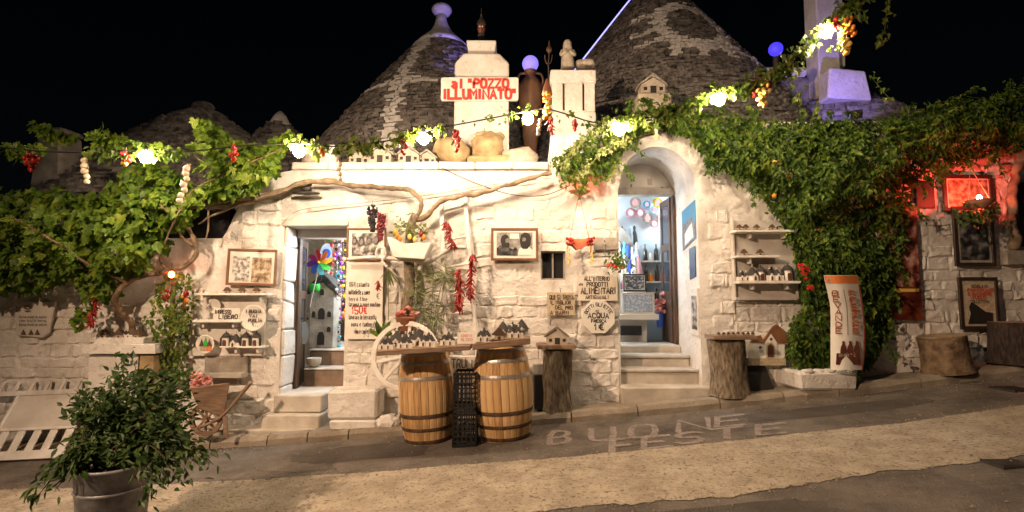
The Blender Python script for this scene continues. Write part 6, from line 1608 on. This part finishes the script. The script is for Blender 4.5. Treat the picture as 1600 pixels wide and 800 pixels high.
mb.build('stems', 'vinedark', t, smooth=True)
mb = MB()
for p, lump in bush_points(P1, 17000, 7.04, .58, 50):
    if 4.0 < p.x*7.1/p.y+.35 < 5.2 and p.z < WZ(425) and p.y < 6.68: p = A(800+F*p.x/p.y, 465-(p.z-1.6)*F/p.y, 6.68+random.random()*.2)
    add_leaf(mb, p, random.choice(('oval', 'ivy', 'oval', 'lance')), random.uniform(.045, .085)*random.choice((1,1,1.5)), rnd_n(1, .55, 1.2), downy())
for p, lump in bush_points(P1, 1500, 7.06, .2, 10): add_leaf(mb, p + V((random.gauss(0,.07), 0, random.gauss(0,.08))), 'oval', random.uniform(.05, .09), rnd_n(1, .55, 1.1), downy())
# loose drooping shoots along the lower edge
for k in range(60):
    x = random.choice((random.uniform(880, 962), random.uniform(1095, 1240))); y = {0: 275}.get(0); y = 285-(x-880)*.45 if x < 1000 else 228+(x-1000)*.22 if x < 1160 else 265+(x-1160)*.9
    q = A(x, y-6, 6.85)
    for j in range(random.randint(4, 10)): add_leaf(mb, q + V((random.gauss(0,.02), random.gauss(0,.03), -.03*j)), 'oval', random.uniform(.045,.075), rnd_n(1, .3), downy())
for k in range(90):          # stray shoots that break the outline
    i = random.randrange(len(P1)); (ax, ay), (bx, by) = P1[i], P1[(i+1) % len(P1)]; f = random.random(); x, y = lerp(ax, bx, f), lerp(ay, by, f)
    if 985 < x < 1092 and y > 190: continue
    q0 = A(x, y, 6.85); d = V((random.gauss(0, .12), random.gauss(-.08, .05), random.choice((.16, .1, -.2)) if y < 200 else -random.uniform(.1, .28)))
    q = spline([q0, q0 + d*.5 + V((0,-.04,.02)), q0 + d], 6); mb.tube(q, .003, 4)
    for p in q[1:]:
        for j in range(2): add_leaf(mb, p + V((random.gauss(0,.02), random.gauss(0,.02), random.gauss(0,.02))), random.choice(('oval', 'ivy')), random.uniform(.04,.075), rnd_n(1, .4, 1.2), downy())
mb.build('foliage', 'leafivy', t, kind='stuff')
for k in range(5):
    px, py = random.choice(((1282,222),(1340,210),(1205,300),(1275,355),(1290,300),(1215,258),(1365,300),(1230,280),(1355,420))); inst('blossom', flower_mesh('pepperorange'), t, A(px+random.uniform(-6,6), py+random.uniform(-6,6), 6.2), (random.uniform(-1,0), 0, random.random()*6), .035)
# red flowers at the ivy's edge
c = A(1256, 425, 6.55); t = thing('red_flowers', 'cluster of large red flowers at the left edge of the big ivy', 'flowers', c)
for (px, py) in ((1252,414),(1258,419),(1262,424),(1256,428),(1261,437),(1266,450),(1250,420)): inst('blossom', flower_mesh('redflower'), t, A(px, py, 6.5), (random.uniform(-1.2,-.4), 0, random.random()*6), .055)
mb = MB(); stem(mb, [A(1275, 460, 6.6), A(1264, 440, 6.52), A(1256, 420, 6.5)], .006, .003); mb.build('stem', 'papyrus', t)
# ---- grape vine at left
t = thing('grape_vine', 'sprawling grape vine with bright green leaves over the left wall', 'vine', A(205, 530, 6.85))
mb = MB()
stem(mb, [A(208, 527, 6.92), A(205, 505, 6.85), A(188, 488, 6.75), A(180, 465, 6.7), A(200, 440, 6.7), A(235, 430, 6.75)], .042, .028, 10)
stem(mb, [A(235, 430, 6.75), A(262, 424, 6.75), A(285, 418, 6.78), A(303, 400, 6.8), A(306, 378, 6.82), A(292, 352, 6.85), A(300, 330, 6.9)], .028, .034, 10)
stem(mb, [A(303, 385, 6.82), A(285, 372, 6.75), A(275, 350, 6.6), A(250, 320, 6.4)], .022, .01); stem(mb, [A(200, 440, 6.7), A(150, 420, 6.5), A(90, 380, 6.3), A(20, 340, 6.2)], .025, .01)
stem(mb, [A(262, 424, 6.75), A(250, 400, 6.7), A(262, 370, 6.6), A(300, 300, 6.5), A(380, 260, 6.5), A(440, 232, 6.45)], .018, .006)
mb.build('trunk', 'bark', t, smooth=True)
PG = [[(-40,285),(20,298),(60,300),(90,290),(120,308),(165,300),(200,262),(235,250),(280,270),(300,300),(305,330),(290,350),(262,365),(270,390),(240,400),(225,425),(190,436),(196,462),(160,470),(135,452),(110,440),(60,455),(20,452),(-40,460)],
      [(300,300),(320,285),(335,255),(320,230),(306,188),(325,186),(350,205),(385,228),(420,222),(455,205),(462,215),(440,240),(430,275),(400,296),(360,305),(330,312)],
      [(0,232),(10,222),(75,228),(60,245),(20,250)], [(36,182),(70,195),(118,212),(118,222),(80,218),(50,200)]]
pts = []
pts += bush_points(PG[0], 1700, 6.85, .75, 55, 3) + bush_points(PG[1], 560, 6.7, .45, 35, 5) + bush_points(PG[2], 40, 6.2, .15, 10, 6) + bush_points(PG[3], 36, 6.5, .2, 10, 7)
# trailing tips
for (pl, n) in (([A(300, 320, 6.4), A(325, 250, 6.3), A(312, 190, 6.3)], 34), ([A(160, 215, 6.3), A(190, 222, 6.3), A(230, 232, 6.2), A(280, 240, 6.2)], 60), ([A(180, 230, 6.3), A(168, 212, 6.3), A(155, 200, 6.3)], 14), ([A(150, 455, 6.6), A(125, 490, 6.6), A(120, 505, 6.6)], 16)):
    q = spline(pl, 10)
    for k in range(n): pts.append((random.choice(q) + V((random.gauss(0,.04), random.gauss(0,.05), random.gauss(0,.04))), .7))
pts.sort(key=lambda a: a[0].y)
GL = []
for k in range(5):
    mb = MB(); add_leaf(mb, V((0,0,0)), 'grape', 1, V((0.1*k-.2, -1, .1)), V((0,0,-1))); GL.append(mb.mesh('leaf', 'leafgrape'))
for p, l in pts[:300]:      # the nearest leaves, one by one
    inst('leaf', random.choice(GL), t, p, (random.gauss(-.45,.45), random.gauss(0,.7), random.gauss(0,.6)), random.uniform(.08,.135))
mb = MB()
for p, l in pts[300:]: add_leaf(mb, p, 'grape', random.uniform(.08,.14), rnd_n(1, .55, 1.1), downy())
mb.build('foliage', 'leafgrape', t, kind='stuff')
# ---- bare vine arms on the front wall, trunk by the menu board
t = thing('old_vine', 'bare twisted grey vine arms crossing the front wall from a trunk', 'vine', A(640, 540, 6.9))
mb = MB()
q = spline([A(640, 560, 6.92), A(634, 500, 6.92), A(640, 440, 6.93), A(638, 400, 6.95), A(642, 360, 6.93), A(650, 335, 6.88)], 6); mb.tube([p + V((noise.noise(p*5), 0, 0))*.03 for p in q], ramp([.085,.075,.065,.05], len(q)), 12)
mb.build('trunk', 'barkgray', t, smooth=True)
for pl, r0, r1 in (([A(650, 338, 6.9), A(659, 318, 6.88), A(646, 302, 6.88), A(622, 294, 6.88), A(570, 292, 6.88), A(520, 284, 6.88), A(480, 285, 6.88), A(440, 298, 6.9), A(400, 312, 6.9), A(350, 322, 6.9), A(300, 322, 6.85)], .032, .04),
                   ([A(645, 345, 6.9), A(668, 336, 6.86), A(690, 315, 6.84), A(715, 308, 6.84), A(760, 300, 6.84), A(810, 284, 6.84), A(862, 270, 6.85)], .034, .028),
                   ([A(470, 288, 6.86), A(420, 306, 6.86), A(380, 318, 6.86), A(330, 338, 6.86), A(310, 350, 6.86)], .018, .012), ([A(400, 310, 6.84), A(350, 314, 6.82), A(310, 326, 6.82)], .02, .016), ([A(325, 322, 6.84), A(326, 350, 6.84), A(322, 372, 6.86)], .014, .01)):
    m2 = MB(); stem(m2, pl, r0, r1, 9, 7); m2.build('vine_arm', 'vinewood', t, smooth=True)
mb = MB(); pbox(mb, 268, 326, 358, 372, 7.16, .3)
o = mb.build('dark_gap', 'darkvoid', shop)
# ---- ivy column beside the rack
t = thing('ivy_column', 'narrow column of ivy climbing left of the white rack', 'ivy', gp(WX(268), 6.95))
mb = MB(); stem(mb, [gp(WX(266), 6.95), A(264, 560, 6.95), A(268, 500, 6.92), A(272, 440, 6.9)], .05, .03, 9); mb.build('stem', 'bark', t, smooth=True)
mb = MB()
for p, l in bush_points([(246,440),(262,420),(298,428),(306,460),(300,510),(288,560),(286,600),(250,600),(246,560),(238,520),(224,500),(240,470)], 520, 6.98, .35, 22, 8): add_leaf(mb, p, random.choice(('ivy', 'oval')), random.uniform(.05,.085), rnd_n(), downy())
for p, l in bush_points([(120,470),(140,455),(150,480),(130,512),(118,505)], 30, 6.8, .15, 10, 9): add_leaf(mb, p, 'ivy', .07, rnd_n(), downy())
mb.build('foliage', 'leafivy', t, kind='stuff')
pepper_bunch('red pepper cluster on the ivy column left side', 259, 450, 470, 16, 6.55, 18, ['chili'], .016); pepper_bunch('red pepper cluster on the ivy column near the rack', 291, 455, 472, 14, 6.55, 16, ['chili', 'pepperorange'], .016)
chili_bunch('drooping chili bunch left of the vine trunk', 150, 462, 512, 14, 6.62, 40, .09, drift=-9)
chili_bunch('tiny red chili tuft below the framed landscape', 288, 470, 482, 10, 6.6, 10, .05)
# ---- bucket shrub in the foreground
c = V((WX(178, 760, 4.02), 4.02, 0)); c.z = gz(c.x)
t = thing('zinc_bucket', 'galvanised zinc bucket in the left foreground holding a leafy shrub', 'bucket', c)
MB().lathe(c, [(.19, 0), (.20, .02), (.245, .56), (.255, .565), (.262, .58), (.255, .592), (.243, .59), (.2, .1), (.01, .09)], 36).build('body', 'zinc', t, smooth=True)
for z in (.16, .40): MB().lathe(c, [(.2005+.083*z, z), (.211+.083*z, z+.012), (.2025+.083*z, z+.024)], 36, cap=False).build('rib', 'zinc', t, smooth=True)
for k in (-1, 1): MB().tube(spline([c+V((k*.25, -.05, .52)), c+V((k*.30, -.03, .53)), c+V((k*.30, .03, .53)), c+V((k*.25, .05, .52))], 4), .009, 6).build('handle', 'zinc', t, smooth=True)
MB().lathe(c, [(.235, .54), (.001, .56)], 24).build('soil', 'soil', t)
t = thing('potted_shrub', 'dense dark green leafy shrub spilling out of the zinc bucket', 'shrub', c+V((0,0,.56)))
mbs = MB(); mbl = MB()
tips = [(190+(a-190)*.9, b+12*(b < 640)) for a, b in [(150,640),(170,590),(200,565),(235,575),(270,590),(300,615),(250,640),(210,640),(180,660),(140,690),(110,735),(75,755),(50,765),(220,690),(270,690),(310,700),(330,720),(290,650),(260,735),(240,770),(130,620),(120,650),(190,620),(225,610),(285,575),(300,680),(250,680),(280,740),(90,740),(200,680)]]
for (px, py) in tips:
    for rep in range(2 + (py < 660)):
        dd = (.32 if py < 700 else .12); tip = A(px+random.uniform(-14,14), py+random.uniform(-14,14), 4.02+random.uniform(-dd,dd) - (.2 if py > 690 else 0))
        b = c + V((random.uniform(-.15,.15), random.uniform(-.15,.15), .55)); mid = lerp(b, tip, .5) + V((0, 0, .16 if py > 680 else .06))
        q = spline([b, mid, tip], 8); mbs.tube(q, ramp([.007, .0025], len(q)), 5)
        for k in range(3, len(q)):
            for j in range(3 if k < 8 else 5):
                p = q[k] + V((random.gauss(0,.045), random.gauss(0,.045), random.gauss(0,.04)))
                if p.z < c.z+.6 and p.y < c.y+.1 and abs(p.x-c.x-.0) < .27: continue
                add_leaf(mbl, p, random.choice(('oval', 'lance', 'oval')), random.uniform(.045,.085), V((random.gauss(0,.6), random.gauss(-.5,.6), .6+random.gauss(0,.4))), (q[k]-q[k-1]).normalized() + V((random.gauss(0,.6), random.gauss(0,.6), random.gauss(-.25,.4))))
mbs.build('stems', 'vinedark', t); mbl.build('foliage', 'leafshrub', t, kind='stuff')
# ---- garlands on the festoon cable
def garland(label, segs, n, size, droop=None, mat='leafgarland'):
    mb = MB(); qs = []
    for a, b in segs:
        qs += [p for p in cabp if A(a, 0, p.y).x <= p.x <= A(b, 0, p.y).x]
    for k in range(n):
        q = random.choice(qs); add_leaf(mb, q + V((random.gauss(0,.07), random.gauss(0,.05), random.gauss(-.01,.04))), random.choice(('ivy', 'grape', 'oval')), random.uniform(.6,1.2)*size, rnd_n(1, .4, 1.2), downy())
    for pl, m in (droop or []):
        q = spline(pl, 8); mb.tube(q, .004, 4)
        for k in range(m): add_leaf(mb, random.choice(q) + V((random.gauss(0,.03), random.gauss(0,.03), random.gauss(0,.03))), 'ivy', random.uniform(.6,1.1)*size, rnd_n(1, .4, 1.2), downy())
    t = thing('leaf_garland', label, 'garland', qs[0], 'leaf garlands along the bulb cable'); mb.build('foliage', mat, t, kind='stuff'); return t
garland('leafy garland twined on the cable at the far left', [(0, 70), (150, 290)], 130, .085)
garland('leafy garland on the cable above the left parapet', [(470, 700)], 170, .09)
garland('thin leafy garland on the cable between the pillars', [(740, 830), (872, 960)], 70, .06)
garland('bright leafy garland rising on the cable at right', [(985, 1345)], 520, .085, [([A(1232, 100, 5.75), A(1240, 130, 5.75), A(1246, 160, 5.75)], 36), ([A(1316, 20, 5.65), A(1312, 66, 5.65), A(1318, 78, 5.65)], 20), ([A(1385, -10, 5.60), A(1384, 35, 5.60), A(1376, 66, 5.60)], 30), ([A(1300, 25, 5.70), A(1330, 8, 5.65), A(1345, 28, 5.60)], 26), ([A(1360, 118, 6.6), A(1376, 138, 6.6), A(1388, 152, 6.6)], 14)])
garland('pale leafy shoots over the ivy edge near the arch', [(930, 990)], 60, .07, [([A(880, 262, 6.5), A(900, 225, 6.5), A(935, 200, 6.5)], 70), ([A(900, 280, 6.6), A(940, 240, 6.5), A(985, 215, 6.5)], 80)], 'leafpale')
# ---- papyrus by the ladder
c = A(672, 540, 6.82); t = thing('papyrus_plant', 'tall thin papyrus stalks beside the white ladder', 'plant', c)
mb = MB()
for k in range(16):
    top = A(random.uniform(650, 700), random.uniform(415, 500), random.uniform(6.7, 6.9)); q = spline([c + V((random.uniform(-.08,.08), 0, 0)), lerp(c, top, .5)+V((random.gauss(0,.03),0,0)), top], 5); mb.tube(q, .0045, 4)
    for j in range(11):
        a = 6.28*j/11; d = V((math.cos(a), math.sin(a)*.6, random.uniform(-.5,.5))); add_leaf(mb, top, 'blade', random.uniform(.14,.26), d.cross(UZ).cross(d)+V((0,-.3,0)), d)
mb.build('stalks', 'papyrus', t, kind='stuff')
c = A(600, 520, 6.8); t = thing('spiky_plant', 'small spiky green plant at the left of the cart wheel', 'plant', c)
mb = MB()
for k in range(26): add_leaf(mb, c + V((random.uniform(-.05,.05), 0, -.05)), 'lance', random.uniform(.14,.26), V((random.gauss(0,.5), -1, .3)), V((random.gauss(0,.7), random.gauss(0,.4), 1)))
mb.build('blades', 'leafivy', t, kind='stuff')
c = A(607, 440, 6.9); t = thing('dried_palm', 'dried palm spray hanging beside the price board', 'plant', c)
mb = MB().tube([A(607, 500, 6.93), A(607, 420, 6.93)], .006, 5)
for k in range(12): add_leaf(mb, A(607, 421, 6.92), 'blade', random.uniform(.18,.28), V((0,-1,.2)), V((random.gauss(0,.7), 0, -1)))
mb.build('spray', 'papyrus', t, kind='stuff')
# leaves and peppers in the trough
tr = [o for o in col.objects if o.name.startswith('trough_planter')][0]
mb = MB()
for k in range(90): add_leaf(mb, A(random.uniform(614, 668), random.gauss(362, 9), random.uniform(6.68, 6.88)), 'oval', random.uniform(.05,.1), rnd_n(.8, .6, 1.3), V((random.gauss(0,1), 0, random.gauss(.3,.7))))
mb.build('foliage', 'leafpale', tr, kind='stuff')
for (px, py, m) in ((621,368,'pepperorange'),(625,373,'pepperorange'),(640,370,'pepperyellow'),(658,366,'chili'),(662,371,'pepperorange'),(648,374,'pepperyellow'),(618,362,'pepperorange')): inst('pepper', BALLM[m], tr, A(px, py, 6.68), (0,0,0), (.026,.026,.04))
# small red flowering plant by the right doorway
c = A(966, 412, 6.85); t = thing('hanging_plant', 'green plant with red flowers hung at the right doorway edge', 'plant', c)
mb = MB()
for k in range(130): add_leaf(mb, A(random.gauss(966, 8), random.gauss(408, 8), random.uniform(6.75, 6.95)), 'oval', random.uniform(.04,.07), rnd_n(), downy())
mb.build('foliage', 'leafgarland', t, kind='stuff')
for k in range(7): inst('blossom', flower_mesh('redflower'), t, A(random.gauss(960,7), random.gauss(418,5), 6.72), (random.uniform(-1.2,-.4), 0, random.random()*6), .035)
# dark leaves round the red lamp
c = A(1530, 330, 6.6); t = thing('trailing_plant', 'dark trailing plant spilling from the red hanging lamp', 'plant', c)
mb = MB()
for k in range(150): add_leaf(mb, A(random.gauss(1530, 18), random.gauss(334, 8), random.uniform(6.5, 6.85)), 'ivy', random.uniform(.05,.09), rnd_n(), downy())
mb.build('foliage', 'leafshrub', t, kind='stuff')
# pale trunk at the right edge
t = thing('bare_trunk', 'pale bare trunk climbing the wall at the right edge', 'tree', A(1585, 395, 6.95))
mb = MB(); stem(mb, [A(1586, 392, 6.98), A(1582, 330, 6.95), A(1588, 270, 6.95), A(1600, 225, 6.95)], .06, .05, 10); mb.build('trunk', 'vinewood', t, smooth=True)
mb = MB(); pbox(mb, 1592, 285, 1640, 385, 7.04, .04); o = mb.build('dark_door', 'frameblack', bev=.006); tag(o, 'dark door panel at the right edge behind the pale trunk', 'door')
